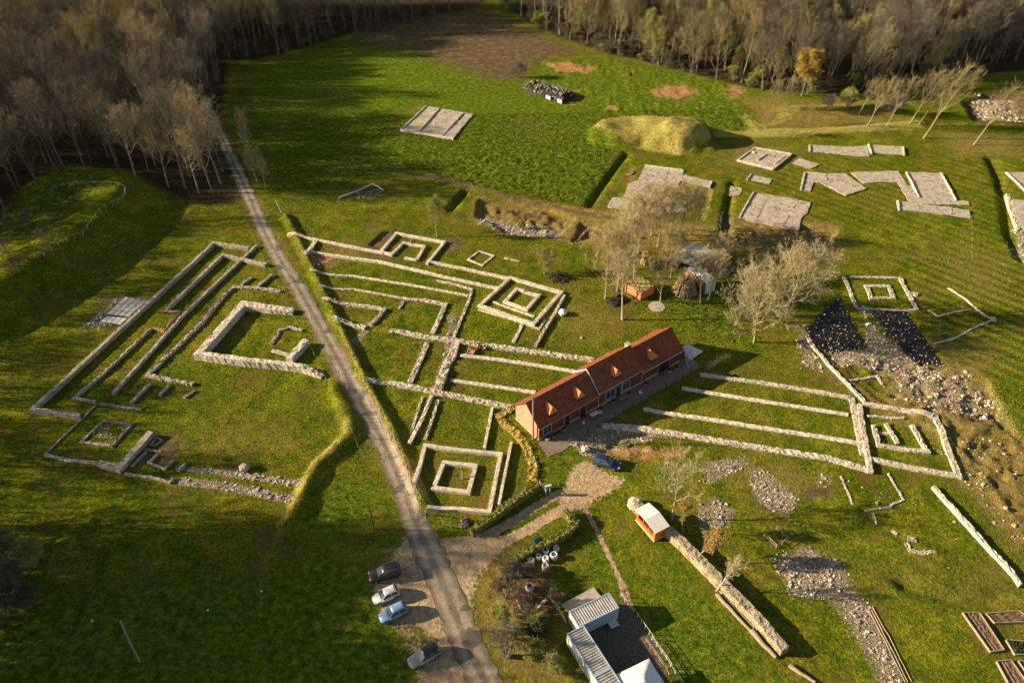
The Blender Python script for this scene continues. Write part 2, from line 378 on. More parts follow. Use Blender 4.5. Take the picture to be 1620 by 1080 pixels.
def stones(mb, pts, r0, r1, rg, flat=.6, mi=0):
    for (x, y, z) in pts:
        r = rg.uniform(r0, r1); a = rg.uniform(0, 6.28); ca, sa = math.cos(a), math.sin(a); v = []
        for sx, sy, sz in ((-1, -1, -1), (1, -1, -1), (1, 1, -1), (-1, 1, -1), (-1, -1, 1), (1, -1, 1), (1, 1, 1), (-1, 1, 1)):
            q = .72 if sz > 0 else 1.0
            px = sx*r*q*rg.uniform(.6, 1.1); py = sy*r*q*rg.uniform(.5, 1.0); pz = (sz*.5+.3)*r*flat*2*rg.uniform(.7, 1.1)
            v.append((x+px*ca-py*sa, y+px*sa+py*ca, z+pz-.1*r))
        mb.add(v, [(4, 5, 6, 7), (0, 1, 5, 4), (1, 2, 6, 5), (2, 3, 7, 6), (3, 0, 4, 7)], mi)
WSEED = [100]
def wall_mesh(mb, px, w_, h, rough=.03, closed=False, step=.45, topstones=0.0, hs=None, world=False, mi=0):
    """low masonry wall along the traced line of its top"""
    WSEED[0] += 1; rg = random.Random(WSEED[0])
    n = len(px); hs = hs or [h]*n
    P = [Vector(p) for p in px] if world else [G(a, b, hh) for (a, b), hh in zip(px, hs)]
    P = [Vector((p.x, p.y, 0)) for p in P]
    if closed: P.append(P[0].copy()); hs = list(hs)+[hs[0]]
    m = len(P); nor = []
    for i in range(m):
        if closed and i in (0, m-1): a, b = P[1]-P[0], P[0]-P[m-2]
        else: a = P[min(i+1, m-1)]-P[min(i, m-2)]; b = P[max(i, 1)]-P[max(i-1, 0)]
        a = a.normalized(); b = b.normalized()
        na = Vector((a.y, -a.x, 0)); nb = Vector((b.y, -b.x, 0)); s = (na+nb)
        s = s.normalized() if s.length > .2 else na
        nor.append(s/max(.45, s.dot(na)))
    st = []
    for i in range(m-1):
        L = (P[i+1]-P[i]).length; k = max(1, int(L/step)); d = (P[i+1]-P[i]).normalized(); sn = Vector((d.y, -d.x, 0))
        for j in range(k):
            f = j/k; nn = nor[i] if j == 0 else sn
            st.append((P[i].lerp(P[i+1], f), nn, hs[i]*(1-f)+hs[i+1]*f))
    st.append((P[-1], nor[-1], hs[-1]))
    X = np.array([s[0].x for s in st]); Y = np.array([s[0].y for s in st]); Z = hfun(X, Y)
    if len(Z) > 4:
        kz = np.convolve(np.pad(Z, 2, 'edge'), np.ones(5)/5, 'valid'); Z = kz
    sec = [(-.5, -1), (-.5, .55), (-.47, 1), (-.16, 1), (.17, 1), (.47, 1), (.5, .55), (.5, -1)]
    v = []; K = len(sec); first = None
    for q, (p, nn, hh) in enumerate(st):
        ring = []
        wob = rg.uniform(-1, 1)*rough
        for ii, (o, zz) in enumerate(sec):
            top = zz == 1
            z = Z[q]+(-.5 if zz < 0 else hh*zz+(rg.uniform(-1, 1)*rough*1.3 if top else 0)+wob*.6)
            off = o*w_+rg.uniform(-1, 1)*rough*(.4 if zz < 0 else 1)
            ring.append((p.x+nn.x*off, p.y+nn.y*off, z))
        if closed:
            if q == 0: first = ring
            if q == len(st)-1: ring = first
        v += ring
    f = []
    for q in range(len(st)-1):
        for j in range(K-1): f.append((q*K+j, q*K+j+1, (q+1)*K+j+1, (q+1)*K+j))
    if not closed:
        f.append(tuple(range(K))[::-1]); f.append(tuple((len(st)-1)*K+j for j in range(K)))
    mb.add(v, f, mi)
    if topstones:
        pts = []
        for q in range(len(st)-1):
            L = (st[q+1][0]-st[q][0]).length
            for _ in range(int(L*w_*topstones+rg.random())):
                fr = rg.random(); o = rg.uniform(-.55, .55)*w_
                p = st[q][0].lerp(st[q+1][0], fr)+st[q][1]*o
                pts.append((p.x, p.y, Z[q]+st[q][2]*(1 if abs(o) < .45*w_ else rg.uniform(.0, .9))-.02))
        stones(mb, pts, .06, .16, rg, .6, mi)
    return mb
def wall(px, w_, h, label, m='cream', rough=.03, closed=False, ts=0, hs=None, name='stone_ruin', cat='ruin', group=None, extra=()):
    w_ = w_*.8; kh = .62 if px[0][0] > 450 and h < 1.2 else .85
    h = h*kh; hs = [q*kh for q in hs] if hs else None; extra = [(e[0], e[1]*.8, e[2]*kh)+tuple(e[3:]) for e in extra]
    mb = MB(); wall_mesh(mb, px, w_, h, rough, closed, .45, ts, hs)
    for e in extra: wall_mesh(mb, e[0], e[1], e[2], rough, e[3] if len(e) > 3 else False, .45, ts)
    return tag(mb.build(name, M[m]), label, cat, group)
def rand_in(P, n, rg):
    A = np.array(P); x0, y0 = A.min(0); x1, y1 = A.max(0)
    area = abs(sum(P[i][0]*P[(i+1) % len(P)][1]-P[(i+1) % len(P)][0]*P[i][1] for i in range(len(P))))/2
    k = int(n*(x1-x0)*(y1-y0)/max(area, 1e-3))+5
    rs = np.random.RandomState(rg.randint(0, 99999)); X = rs.uniform(x0, x1, k); Y = rs.uniform(y0, y1, k)
    m = poly_in(X, Y, P) > 0
    return X[m], Y[m], area
def rubble(px, dens, r0, r1, label, m='loose', name='loose_stones', clump=.0, cat='rubble'):
    rg = random.Random(len(px)*31+int(px[0][0])); P = gp(px); Pb = [np.mean(P, 0)+(p-np.mean(P, 0))*1.12 for p in P]
    _, _, ar = rand_in(Pb, 5, rg); n = min(int(ar*dens*2.2), 6500)
    X, Y, _ = rand_in(Pb, n, rg); e = poly_in(X, Y, P)
    k = (np.minimum(e/2.0, .9)+.25+2.4*vn(X, Y, 3.0, 6)+1.3*vn(X, Y, 1.1, 9) > (clump*.8+.12)) | (np.random.RandomState(3).rand(len(X)) < .06); X, Y = X[k], Y[k]
    Z = hfun(X, Y); mb = MB(); L1 = list(zip(X, Y, Z)); c = int(len(L1)*.80); rg.shuffle(L1)
    stones(mb, L1[:c], r0*.45, r0*.95, rg, .4); stones(mb, L1[c:int(len(L1)*.97)], r0*.8, r1*.8, rg, .45); stones(mb, L1[int(len(L1)*.97):], r1*.8, r1*1.2, rg, .5)
    return tag(mb.build(name, M[m]), label, cat, None, 'stuff')
# ------------------------------------------------------------------ ground sheet
def axis(segs):
    out = []
    for a, b, s in segs:
        n = max(1, int(round((b-a)/s))); out += [a+(b-a)*i/n for i in range(n)]
    return np.array(out+[segs[-1][1]])
gx = axis([(-2000, -400, 200), (-400, -230, 8), (-230, -105, .9), (-105, 105, .42), (105, 230, .9), (230, 400, 8), (400, 2000, 200)])
gy = axis([(-600, 0, 100), (0, 40, 3), (40, 150, .38), (150, 210, .6), (210, 340, 1.0), (340, 600, 8), (600, 3000, 200)])
XX, YY = np.meshgrid(gx, gy); fx_, fy_ = XX.ravel(), YY.ravel()
fz_ = hfun(fx_, fy_)
me = bpy.data.meshes.new('ground'); nx, ny = len(gx), len(gy)
me.vertices.add(nx*ny); me.vertices.foreach_set('co', np.stack([fx_, fy_, fz_], 1).astype('f').ravel())
ii = (np.arange(ny-1)[:, None]*nx+np.arange(nx-1)[None, :]).ravel()
quads = np.stack([ii, ii+1, ii+1+nx, ii+nx], 1)
me.loops.add(quads.size); me.loops.foreach_set('vertex_index', quads.ravel().astype('i'))
me.polygons.add(len(quads)); me.polygons.foreach_set('loop_start', (np.arange(len(quads))*4).astype('i'))
me.polygons.foreach_set('loop_total', np.full(len(quads), 4, 'i')); me.polygons.foreach_set('use_smooth', np.ones(len(quads), bool))
me.update(); me.materials.append(M['ground'])
COV = {}
def cover(name, polys=(), lines=()):
    v = np.zeros(nx*ny)
    for it in polys:
        P = gp(it[0]); soft = (it[1] if len(it) > 1 else 1.5)*1.6; amp = it[2] if len(it) > 2 else 1.0
        A = np.array(P); k = (fx_ > A[:, 0].min()-soft) & (fx_ < A[:, 0].max()+soft) & (fy_ > A[:, 1].min()-soft) & (fy_ < A[:, 1].max()+soft)
        if k.any(): v[k] = np.maximum(v[k], amp*np.clip(.5+poly_in(fx_[k], fy_[k], P)/(2*soft), 0, 1))
    for it in lines:
        P = gp(it[0]); wd = it[1]; amp = it[2] if len(it) > 2 else 1.0; A = np.array(P)
        k = (fx_ > A[:, 0].min()-wd*2) & (fx_ < A[:, 0].max()+wd*2) & (fy_ > A[:, 1].min()-wd*2) & (fy_ < A[:, 1].max()+wd*2)
        if k.any():
            d, _ = seg_sdist(fx_[k], fy_[k], P); v[k] = np.maximum(v[k], amp*np.clip(1.5-d/wd, 0, 1))
    COV[name] = v.reshape(ny, nx)
    a = me.attributes.new(name, 'FLOAT', 'POINT'); a.data.foreach_set('value', v.astype('f'))
LEFTWOOD = [(-200, 460), (0, 352), (60, 300), (90, 284), (210, 290), (330, 324), (378, 318), (368, 270), (350, 215), (352, 150), (362, 100), (450, 84), (540, 58), (640, 34), (760, 10), (820, -60), (700, -160), (-600, -100)]
RIGHTWOOD = [(780, -4), (838, 36), (880, 58), (960, 84), (1060, 106), (1120, 122), (1190, 138), (1250, 146), (1400, 150), (1480, 142), (1530, 120), (1620, 112), (1900, 105), (1900, -170), (760, -160)]
cover('lush', [(p, 2, .9) for p in (
    [(660, 262), (720, 238), (860, 232), (985, 245), (930, 322), (860, 318), (740, 295)],
    [(850, 100), (960, 92), (1100, 118), (1195, 140), (1185, 165), (1200, 205), (1130, 210), (1060, 190), (960, 190), (900, 160), (835, 130)],
    [(-80, 870), (120, 930), (430, 900), (590, 868), (650, 940), (640, 1000), (700, 1120), (-200, 1200)],
    [(1000, 440), (1180, 470), (1180, 540), (1080, 520)], [(0, 300), (100, 290), (195, 310), (60, 400), (0, 400)],
    [(900, 880), (960, 850), (1010, 870), (980, 940), (930, 920)], [(400, 105), (700, 50), (840, 120), (960, 190), (985, 245), (930, 322), (640, 270), (440, 300), (390, 200)],
    [(1320, 640), (1600, 600), (1640, 720), (1540, 650)], [(560, 730), (600, 830), (520, 860), (470, 830)],
    [(860, 690), (930, 700), (900, 760), (850, 740)], [(380, 180), (640, 130), (620, 250), (440, 300), (400, 260)],
    [(1060, 880), (1200, 1010), (1260, 1090), (1080, 1090), (1000, 960)])])
cover('dry', [([(800, 185), (850, 190), (875, 200), (840, 215)], 3, .5), ([(615, 205), (660, 158), (680, 165), (640, 215)], 2, .45),
    ([(750, 310), (1010, 340), (1130, 360), (1130, 395), (905, 385), (750, 345)], 1.5, 1.2), ([(1141, 345), (1325, 355), (1330, 410), (1200, 408), (1138, 392)], 1.5, 1.3),
    ([(900, 445), (960, 480), (1000, 520), (890, 560), (860, 520)], 3, .5), ([(1480, 205), (1620, 215), (1620, 250), (1500, 250)], 3, .7), ([(1150, 215), (1300, 235), (1200, 280), (1130, 260)], 3, .55),
    ([(1300, 580), (1400, 640), (1420, 580), (1540, 580), (1605, 690), (1500, 700), (1400, 660)], 2, 1.3), ([(1490, 690), (1630, 690), (1630, 890), (1520, 760)], 2, 1.1),
    ([(1430, 925), (1620, 870), (1620, 960), (1500, 960)], 2, .5), ([(740, 430), (780, 780), (700, 800)], 3, .3), ([(300, 640), (480, 640), (520, 720), (330, 760), (250, 720)], 4, .35),
    ([(1450, 380), (1620, 400), (1600, 480), (1500, 480)], 4, .5), ([(1240, 850), (1500, 900), (1480, 960), (1300, 900)], 4, .5), ([(560, 880), (660, 850), (760, 1080), (700, 1080)], 1.5, .7),
    ([(760, 850), (830, 860), (900, 1080), (780, 1080), (740, 960)], 2, .8), ([(1160, 150), (1420, 160), (1440, 200), (1210, 215)], 2, .6), ([(480, 400), (560, 370), (600, 400), (520, 430)], 1.5, .6),
    ([(1110, 740), (1240, 720), (1330, 760), (1230, 830)], 2, .5), ([(1440, 520), (1600, 540), (1600, 590), (1500, 580)], 3, .6)],
    [([(660, 840), (610, 730), (560, 640), (520, 560), (470, 440), (430, 370), (400, 310)], 1.6, .5)])
cover('pale', [([(936, 211), (960, 192), (985, 182), (1070, 188), (1112, 205), (1125, 232), (1075, 247), (1010, 237), (960, 225)], .8, .85)],
    [([(1130, 212), (1240, 212), (1330, 208), (1450, 200)], 2.2, .8), ([(1450, 200), (1560, 196), (1620, 200)], 1.4, .4), ([(1180, 185), (1200, 205), (1260, 175), (1330, 168)], 2.0, .55), ([(1125, 300), (1113, 345)], .8, .8),
     ([(458, 352), (486, 410), (520, 480), (550, 545), (585, 618), (622, 685), (650, 745)], .7, .55), ([(550, 672), (550, 690), (500, 735), (480, 765), (445, 830)], 1.2, .55), ([(1392, 590), (1560, 600), (1610, 690)], .9, .5),
     ([(650, 735), (672, 790), (684, 810)], .8, .7), ([(830, 330), (940, 350), (1100, 380)], 2.2, .35)])
cover('litter_and_shade', [([(560, 40), (700, 15), (770, 10), (880, 58), (930, 84), (850, 98), (825, 130), (770, 125), (700, 100), (620, 70)], 6, .62), (LEFTWOOD, 3, 1.0), (RIGHTWOOD, 2.5, 1.0), ([(345, 215), (400, 250), (415, 300), (380, 320)], 2, .6)])  # first polygon paints tree shade onto the far brown field; the rest is leaf litter
cover('mown', [([(1430, 395), (1640, 395), (1640, 740), (1545, 640), (1500, 570), (1460, 500)], 3, .9), ([(850, 150), (960, 120), (1190, 150), (1190, 205), (1000, 185)], 3, .6), ([(700, 240), (985, 245), (930, 322), (700, 285)], 3, .5), ([(1060, 880), (1260, 1060), (1500, 1090), (1330, 900), (1560, 940), (1500, 850), (1250, 800)], 4, .35), ([(300, 640), (520, 700), (480, 760), (300, 720)], 3, .35), ([(1150, 360), (1640, 400), (1640, 240), (1150, 260)], 4, .4)])
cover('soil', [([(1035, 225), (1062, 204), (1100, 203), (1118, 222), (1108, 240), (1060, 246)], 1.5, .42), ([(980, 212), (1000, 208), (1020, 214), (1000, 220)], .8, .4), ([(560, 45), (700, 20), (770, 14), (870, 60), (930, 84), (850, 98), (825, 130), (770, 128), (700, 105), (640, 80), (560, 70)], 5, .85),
    ([(583, 388), (607, 366), (630, 362), (602, 393)], .6, 1.0), ([(1141, 352), (1325, 360), (1315, 395), (1200, 403), (1138, 390)], 1.2, .3), ([(700, 372), (745, 380), (715, 402), (695, 400)], 1, .8),
    ([(505, 355), (600, 345), (700, 365), (600, 380)], 2.5, .5), ([(1290, 600), (1390, 640), (1540, 600), (1590, 680), (1460, 660), (1360, 650)], 2, .6), ([(770, 320), (860, 330), (900, 350), (860, 345), (780, 335)], 1.2, .7), ([(795, 880), (850, 880), (900, 980), (860, 1010), (810, 990)], 1.5, .7),
    ([(155, 470), (200, 455), (240, 480), (190, 520), (120, 520)], 1.2, .6), ([(555, 295), (605, 292), (600, 315), (560, 316)], 1, .9), ([(220, 685), (300, 690), (280, 735), (215, 735)], 1.2, .7), ([(50, 370), (90, 340), (120, 370), (80, 400)], 3, .5),
    ([(1270, 770), (1310, 765), (1320, 785), (1275, 790)], .6, .9), ([(940, 430), (1000, 460), (1000, 500), (950, 470)], 1.5, .5), ([(1522, 158), (1560, 146), (1625, 150), (1625, 195), (1540, 190)], 1, .8), ([(485, 400), (530, 400), (525, 420), (492, 428)], .8, .8),
    ([(567, 386), (640, 396), (625, 420), (560, 405)], 1, .7)],
    [([(620, 268), (700, 285), (760, 300), (860, 325), (930, 340), (1010, 350)], .9, .6), ([(930, 810), (960, 860), (985, 920), (1000, 970)], .45, .6)])
cover('orange', [([(930, 712), (960, 704), (1010, 700), (1078, 704), (1082, 722), (1000, 728)], 1.0, .75), ([(858, 100), (900, 100), (945, 108), (935, 117), (880, 113)], 1.5), ([(1020, 145), (1050, 135), (1085, 133), (1105, 145), (1080, 158), (1040, 152)], 2.5), ([(1140, 140), (1170, 134), (1185, 145), (1160, 155)], 2.2, .9),
    ([(960, 165), (975, 166), (980, 174), (955, 172)], 1.2, .8), ([(970, 108), (1010, 108), (1020, 120), (975, 122)], 3, .5), ([(890, 132), (925, 140), (915, 148), (885, 140)], 2, .6),
    ([(895, 160), (920, 162), (915, 168), (893, 167)], 1, .5), ([(488, 402), (530, 402), (525, 416), (495, 420)], .6, 1.0), ([(995, 262), (1016, 262), (1004, 290), (990, 285)], .8, .6), ([(760, 345), (830, 365), (880, 375), (760, 352)], 1.2, .5)])
cover('stone', [([(757, 335), (800, 345), (850, 350), (905, 362), (880, 378), (800, 370), (752, 348)], 1.2, .9), ([(905, 700), (930, 668), (1010, 675), (1060, 690), (980, 700), (930, 720)], 1.0, 1.0),
    ([(1105, 745), (1125, 728), (1180, 722), (1180, 735), (1130, 762)], .8), ([(1188, 735), (1210, 745), (1262, 785), (1245, 820), (1235, 810), (1203, 795), (1190, 765)], .8), ([(1105, 800), (1130, 788), (1162, 805), (1150, 830), (1112, 835)], .8),
    ([(1226, 888), (1250, 875), (1275, 866), (1325, 885), (1365, 950), (1440, 1090), (1400, 1090), (1320, 950), (1255, 940), (1245, 920)], .8), ([(1300, 555), (1373, 550), (1372, 490), (1340, 470), (1450, 575), (1400, 580)], .8, .9),
    ([(1400, 575), (1535, 585), (1590, 665), (1490, 650), (1420, 630)], 1.5, .6), ([(1540, 150), (1610, 155), (1625, 190), (1545, 185)], 1.2, .7), ([(1600, 330), (1625, 330), (1625, 420), (1608, 400)], 1.2, .8), ([(1255, 500), (1290, 530), (1300, 590), (1268, 580), (1262, 540)], 1.2, .7),
    ([(1330, 505), (1360, 570), (1490, 580), (1500, 590), (1400, 590), (1310, 570)], 1, .9), ([(1250, 788), (1300, 748), (1320, 755), (1270, 775)], .8, .7), ([(140, 500), (200, 460), (180, 520), (125, 520)], .9, .5)],
    [([(287, 741), (380, 752), (473, 764)], .6, .9), ([(275, 762), (360, 770), (460, 790)], .8, .9), ([(583, 515), (575, 528), (563, 543)], .9, .8), ([(716, 500), (712, 560), (700, 590), (690, 615)], 1.1, .6), ([(1150, 350), (1220, 360), (1300, 380)], 1.5, .4)])
cover('gravel', [([(590, 925), (618, 892), (640, 850), (655, 842), (690, 850), (760, 860), (790, 872), (758, 905), (742, 950), (752, 1000), (790, 1090), (665, 1090), (658, 1060), (690, 1010), (650, 985), (610, 985), (600, 950)], 1.2, 1.0),
    ([(893, 772), (902, 748), (912, 735), (926, 727), (940, 738), (962, 748), (990, 758), (965, 778), (945, 788), (925, 805), (900, 803), (884, 792)], 1.0, 1.0), ([(380, 165), (400, 162), (432, 190), (436, 208), (410, 210), (380, 185)], 3, .42),
    ([(1120, 570), (1150, 555), (1165, 560), (1110, 590)], .7, .7), ([(925, 692), (990, 700), (1075, 702), (1070, 712), (970, 715)], 1, .7)],
    [([(705, 857), (745, 853), (775, 843), (812, 824), (850, 799), (885, 780), (905, 778)], .75, 1.0), ([(720, 885), (765, 872), (800, 855), (835, 837), (870, 815), (900, 800)], .85, 1.0), ([(700, 870), (745, 868), (780, 858)], 1.9, .9), ([(900, 790), (915, 780)], 1.6, .9), ([(925, 800), (945, 840), (965, 880), (985, 925)], .4, .8), ([(985, 925), (995, 960)], .8, .6),
     ([(396, 330), (440, 430), (500, 560)], 1.6, .3), ([(600, 930), (700, 1090)], 1.6, .5), ([(1245, 820), (1300, 845), (1340, 890)], .35, .5)])
cover('black', [([(915, 990), (979, 960), (985, 946), (1035, 1012), (1062, 1090), (970, 1090), (930, 1010)], .5, 1.0)])
ground = bpy.data.objects.new('ground', me); C.objects.link(ground); tag(ground, kind='structure')

def ribbon(name, px, widths, m, lift=.035, jag=.28):
    P = gp(px); st = []; rg = random.Random(5)
    for i in range(len(P)-1):
        L = np.hypot(*(P[i+1]-P[i])); k = max(1, int(L/.8))
        for j in range(k): st.append((P[i]+(P[i+1]-P[i])*j/k, widths[i]+(widths[i+1]-widths[i])*j/k))
    st.append((P[-1], widths[-1])); v = []; f = []
    C_ = np.array([s[0] for s in st]); 
    for _ in range(6): C_[1:-1] = (C_[:-2]+2*C_[1:-1]+C_[2:])/4
    K = 7
    for i, c in enumerate(C_):
        d = C_[min(i+1, len(C_)-1)]-C_[max(i-1, 0)]; d = d/np.hypot(*d); n = np.array((d[1], -d[0]))
        for j in range(K):
            o = (j/(K-1)-.5)*st[i][1]+(rg.uniform(-jag, jag) if j in (0, K-1) else 0)
            q = c+n*o; v.append((q[0], q[1]))
    V = np.array(v); Z = hfun(V[:, 0], V[:, 1])+lift
    mb = MB(); mb.add([(a, b, c) for (a, b), c in zip(v, Z)], [(i*K+j, i*K+j+1, (i+1)*K+j+1, (i+1)*K+j) for i in range(len(st)-1) for j in range(K-1)])
    o = mb.build(name, m, None, True); at_ = o.data.attributes.new('across', 'FLOAT', 'POINT'); at_.data.foreach_set('value', np.array([(q % K)/(K-1)*2-1 for q in range(len(st)*K)], 'f')); return o
# level the carriageway
ROADPX = [(392, 305), (400, 325), (420, 370), (445, 415), (474, 460), (505, 515), (530, 562), (556, 610), (585, 660), (612, 710), (636, 765), (655, 820), (676, 868), (702, 925), (722, 975), (745, 1030), (775, 1095)]
tag(ribbon('road', ROADPX,
    [3.0, 3.1, 3.2, 3.2, 3.4, 3.4, 3.4, 3.4, 3.4, 3.4, 3.5, 3.8, 4.2, 4.3, 4.1, 4.0, 4.0], M['asphalt']), kind='structure')
tag(ribbon('track', [(392, 306), (382, 284), (370, 258), (356, 228), (340, 192), (322, 150)], [3.2, 3, 2.8, 2.6, 2.4, 2.2], M['asphalt'], .04, .3), kind='structure')

# ------------------------------------------------------------------ ruined walls left of the road
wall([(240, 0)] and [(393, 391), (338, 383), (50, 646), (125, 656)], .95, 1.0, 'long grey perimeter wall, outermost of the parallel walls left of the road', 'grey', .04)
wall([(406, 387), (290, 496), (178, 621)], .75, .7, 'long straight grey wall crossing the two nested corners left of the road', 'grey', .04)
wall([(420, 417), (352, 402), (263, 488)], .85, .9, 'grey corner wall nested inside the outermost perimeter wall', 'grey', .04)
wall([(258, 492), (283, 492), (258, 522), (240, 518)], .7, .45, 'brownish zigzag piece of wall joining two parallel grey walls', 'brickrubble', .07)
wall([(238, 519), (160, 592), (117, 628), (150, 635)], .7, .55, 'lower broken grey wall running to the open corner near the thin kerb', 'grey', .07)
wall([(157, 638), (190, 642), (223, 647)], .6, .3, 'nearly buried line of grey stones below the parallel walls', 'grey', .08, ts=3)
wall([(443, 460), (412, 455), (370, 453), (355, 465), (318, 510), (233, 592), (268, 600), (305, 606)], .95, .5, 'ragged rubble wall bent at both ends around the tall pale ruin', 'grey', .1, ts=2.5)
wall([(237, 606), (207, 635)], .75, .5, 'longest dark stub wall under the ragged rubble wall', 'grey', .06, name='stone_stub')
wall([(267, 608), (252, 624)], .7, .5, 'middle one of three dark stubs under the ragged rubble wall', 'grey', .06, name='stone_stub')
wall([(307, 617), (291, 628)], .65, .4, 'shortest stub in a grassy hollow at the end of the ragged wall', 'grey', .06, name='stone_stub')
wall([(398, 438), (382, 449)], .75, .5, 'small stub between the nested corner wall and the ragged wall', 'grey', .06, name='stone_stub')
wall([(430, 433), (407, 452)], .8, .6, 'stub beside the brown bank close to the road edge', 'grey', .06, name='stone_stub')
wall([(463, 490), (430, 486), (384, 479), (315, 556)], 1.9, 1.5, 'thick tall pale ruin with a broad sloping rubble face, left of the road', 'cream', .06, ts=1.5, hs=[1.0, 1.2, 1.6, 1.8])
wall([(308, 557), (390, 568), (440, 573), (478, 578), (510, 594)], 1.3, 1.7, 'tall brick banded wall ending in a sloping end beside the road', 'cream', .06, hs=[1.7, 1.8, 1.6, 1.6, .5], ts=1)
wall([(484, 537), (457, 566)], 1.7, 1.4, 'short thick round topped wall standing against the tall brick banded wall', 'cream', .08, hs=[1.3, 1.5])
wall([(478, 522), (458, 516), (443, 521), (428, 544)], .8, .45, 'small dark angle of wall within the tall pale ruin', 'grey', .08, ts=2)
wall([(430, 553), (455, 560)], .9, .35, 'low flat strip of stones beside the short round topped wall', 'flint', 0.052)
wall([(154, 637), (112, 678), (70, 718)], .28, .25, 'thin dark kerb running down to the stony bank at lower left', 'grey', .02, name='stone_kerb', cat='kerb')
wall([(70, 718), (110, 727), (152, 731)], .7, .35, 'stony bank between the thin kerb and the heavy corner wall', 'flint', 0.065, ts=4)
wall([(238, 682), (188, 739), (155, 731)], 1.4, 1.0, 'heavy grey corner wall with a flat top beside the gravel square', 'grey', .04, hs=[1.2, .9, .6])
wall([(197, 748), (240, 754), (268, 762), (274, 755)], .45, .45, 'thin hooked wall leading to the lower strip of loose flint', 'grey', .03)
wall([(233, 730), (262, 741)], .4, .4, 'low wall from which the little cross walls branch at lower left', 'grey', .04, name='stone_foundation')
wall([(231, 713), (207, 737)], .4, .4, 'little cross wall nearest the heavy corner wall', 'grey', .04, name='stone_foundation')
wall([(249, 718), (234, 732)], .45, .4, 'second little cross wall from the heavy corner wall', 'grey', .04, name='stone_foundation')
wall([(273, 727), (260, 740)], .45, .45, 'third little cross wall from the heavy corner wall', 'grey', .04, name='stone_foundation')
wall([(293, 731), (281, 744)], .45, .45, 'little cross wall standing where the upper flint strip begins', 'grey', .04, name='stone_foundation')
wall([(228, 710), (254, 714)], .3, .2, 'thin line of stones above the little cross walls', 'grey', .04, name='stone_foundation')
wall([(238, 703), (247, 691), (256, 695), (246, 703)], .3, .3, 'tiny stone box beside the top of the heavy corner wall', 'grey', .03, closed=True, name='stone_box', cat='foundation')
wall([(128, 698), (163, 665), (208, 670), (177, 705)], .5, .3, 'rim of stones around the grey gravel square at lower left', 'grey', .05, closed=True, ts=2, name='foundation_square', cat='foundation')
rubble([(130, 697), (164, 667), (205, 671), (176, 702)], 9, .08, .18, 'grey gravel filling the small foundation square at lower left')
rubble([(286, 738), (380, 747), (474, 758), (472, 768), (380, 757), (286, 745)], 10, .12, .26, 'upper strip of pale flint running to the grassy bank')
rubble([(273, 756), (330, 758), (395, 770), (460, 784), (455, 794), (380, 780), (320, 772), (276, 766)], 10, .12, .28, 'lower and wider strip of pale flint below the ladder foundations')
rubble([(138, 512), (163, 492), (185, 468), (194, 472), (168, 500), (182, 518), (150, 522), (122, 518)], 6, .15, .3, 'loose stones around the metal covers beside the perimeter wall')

# ------------------------------------------------------------------ walls between road and house
wall([(455, 370), (500, 378), (607, 399)], .75, .75, 'upper cream wall from the road to the half open temple', 'cream', .04)
wall([(500, 378), (481, 402)], 1.0, .8, 'short rounded cross wall joining two cream walls by the road', 'cream', .05)
wall([(488, 395), (600, 413), (700, 436), (788, 455)], .75, .75, 'second cream wall below the upper one, running to the framed temple', 'cream', .04)
wall([(617, 401), (602, 397), (627, 368), (703, 382), (675, 416)], .8, .8, 'outer walls of the half open temple, topmost of the temples', 'cream', .03, name='temple_ruin')
wall([(618, 403), (638, 383), (671, 389), (659, 410)], .75, .8, 'inner chamber of the half open temple, with a gap at its lower side', 'cream', .03, name='temple_ruin', extra=[([(640, 407), (659, 410)], .7, .7)])
wall([(675, 412), (740, 425), (808, 440)], .75, .75, 'cream wall linking the half open temple with the framed temple', 'cream', .04)
wall([(490, 427), (560, 436), (655, 451), (740, 467)], .6, .45, 'third narrow wall with a plain straight run down from the red rubble', 'cream', .05, ts=1)
wall([(690, 443), (720, 449), (747, 457), (741, 476), (729, 505), (718, 533)], .65, .4, 'crooked line of stones hooking down to the central rubble wall', 'flint', 0.065, ts=3)
wall([(503, 450), (560, 457), (645, 472)], .6, .45, 'fourth low wall ending at the square sunken room', 'flint', 0.039, ts=1.5)
wall([(645, 473), (672, 474), (704, 481), (694, 505), (684, 526)], 1.1, .5, 'crumbled corner wall of the square sunken room', 'flint', 0.065, ts=4)
wall([(631, 487), (638, 476)], .7, .4, 'stub at the left end of the square sunken room', 'flint', 0.065, ts=3, name='stone_stub')
wall([(510, 472), (560, 481), (608, 488), (596, 503), (586, 512)], 1.0, .7, 'broken wall with a squared corner just right of the road bank', 'flint', 0.078, ts=4)
wall([(526, 502), (545, 507), (562, 514), (578, 517)], 1.2, .7, 'lumpy isolated heap of masonry next to the road bank', 'flint', 0.130, ts=5, name='stone_ruin')
wall([(616, 523), (632, 523), (670, 531), (717, 537), (760, 543), (850, 556), (940, 568)], 1.3, .75, 'longest rubble wall, from a hooked end to the back of the red roofed house', 'flint', 0.078, ts=4)
wall([(722, 537), (716, 560), (706, 575), (700, 593), (694, 610), (688, 620)], 1.9, .9, 'thick lumpy rubble wall running down the middle of the ruins', 'flint', 0.130, ts=5, hs=[.7, .7, .5, 1.1, .9, .5])
wall([(677, 540), (664, 570), (648, 604)], 1.2, .45, 'crumbled strip parallel to and left of the thick lumpy middle wall', 'flint', 0.078, ts=5)
wall([(576, 598), (620, 605), (683, 617), (740, 629), (808, 642)], 1.3, .7, 'lower rubble wall crossing from the road bank towards the yellow hedge', 'flint', 0.078, ts=4)
wall([(728, 561), (790, 568), (850, 577), (910, 587)], 1.0, .35, 'flat cream strip wall, upper one of the pair ending behind the house', 'cream', .04)
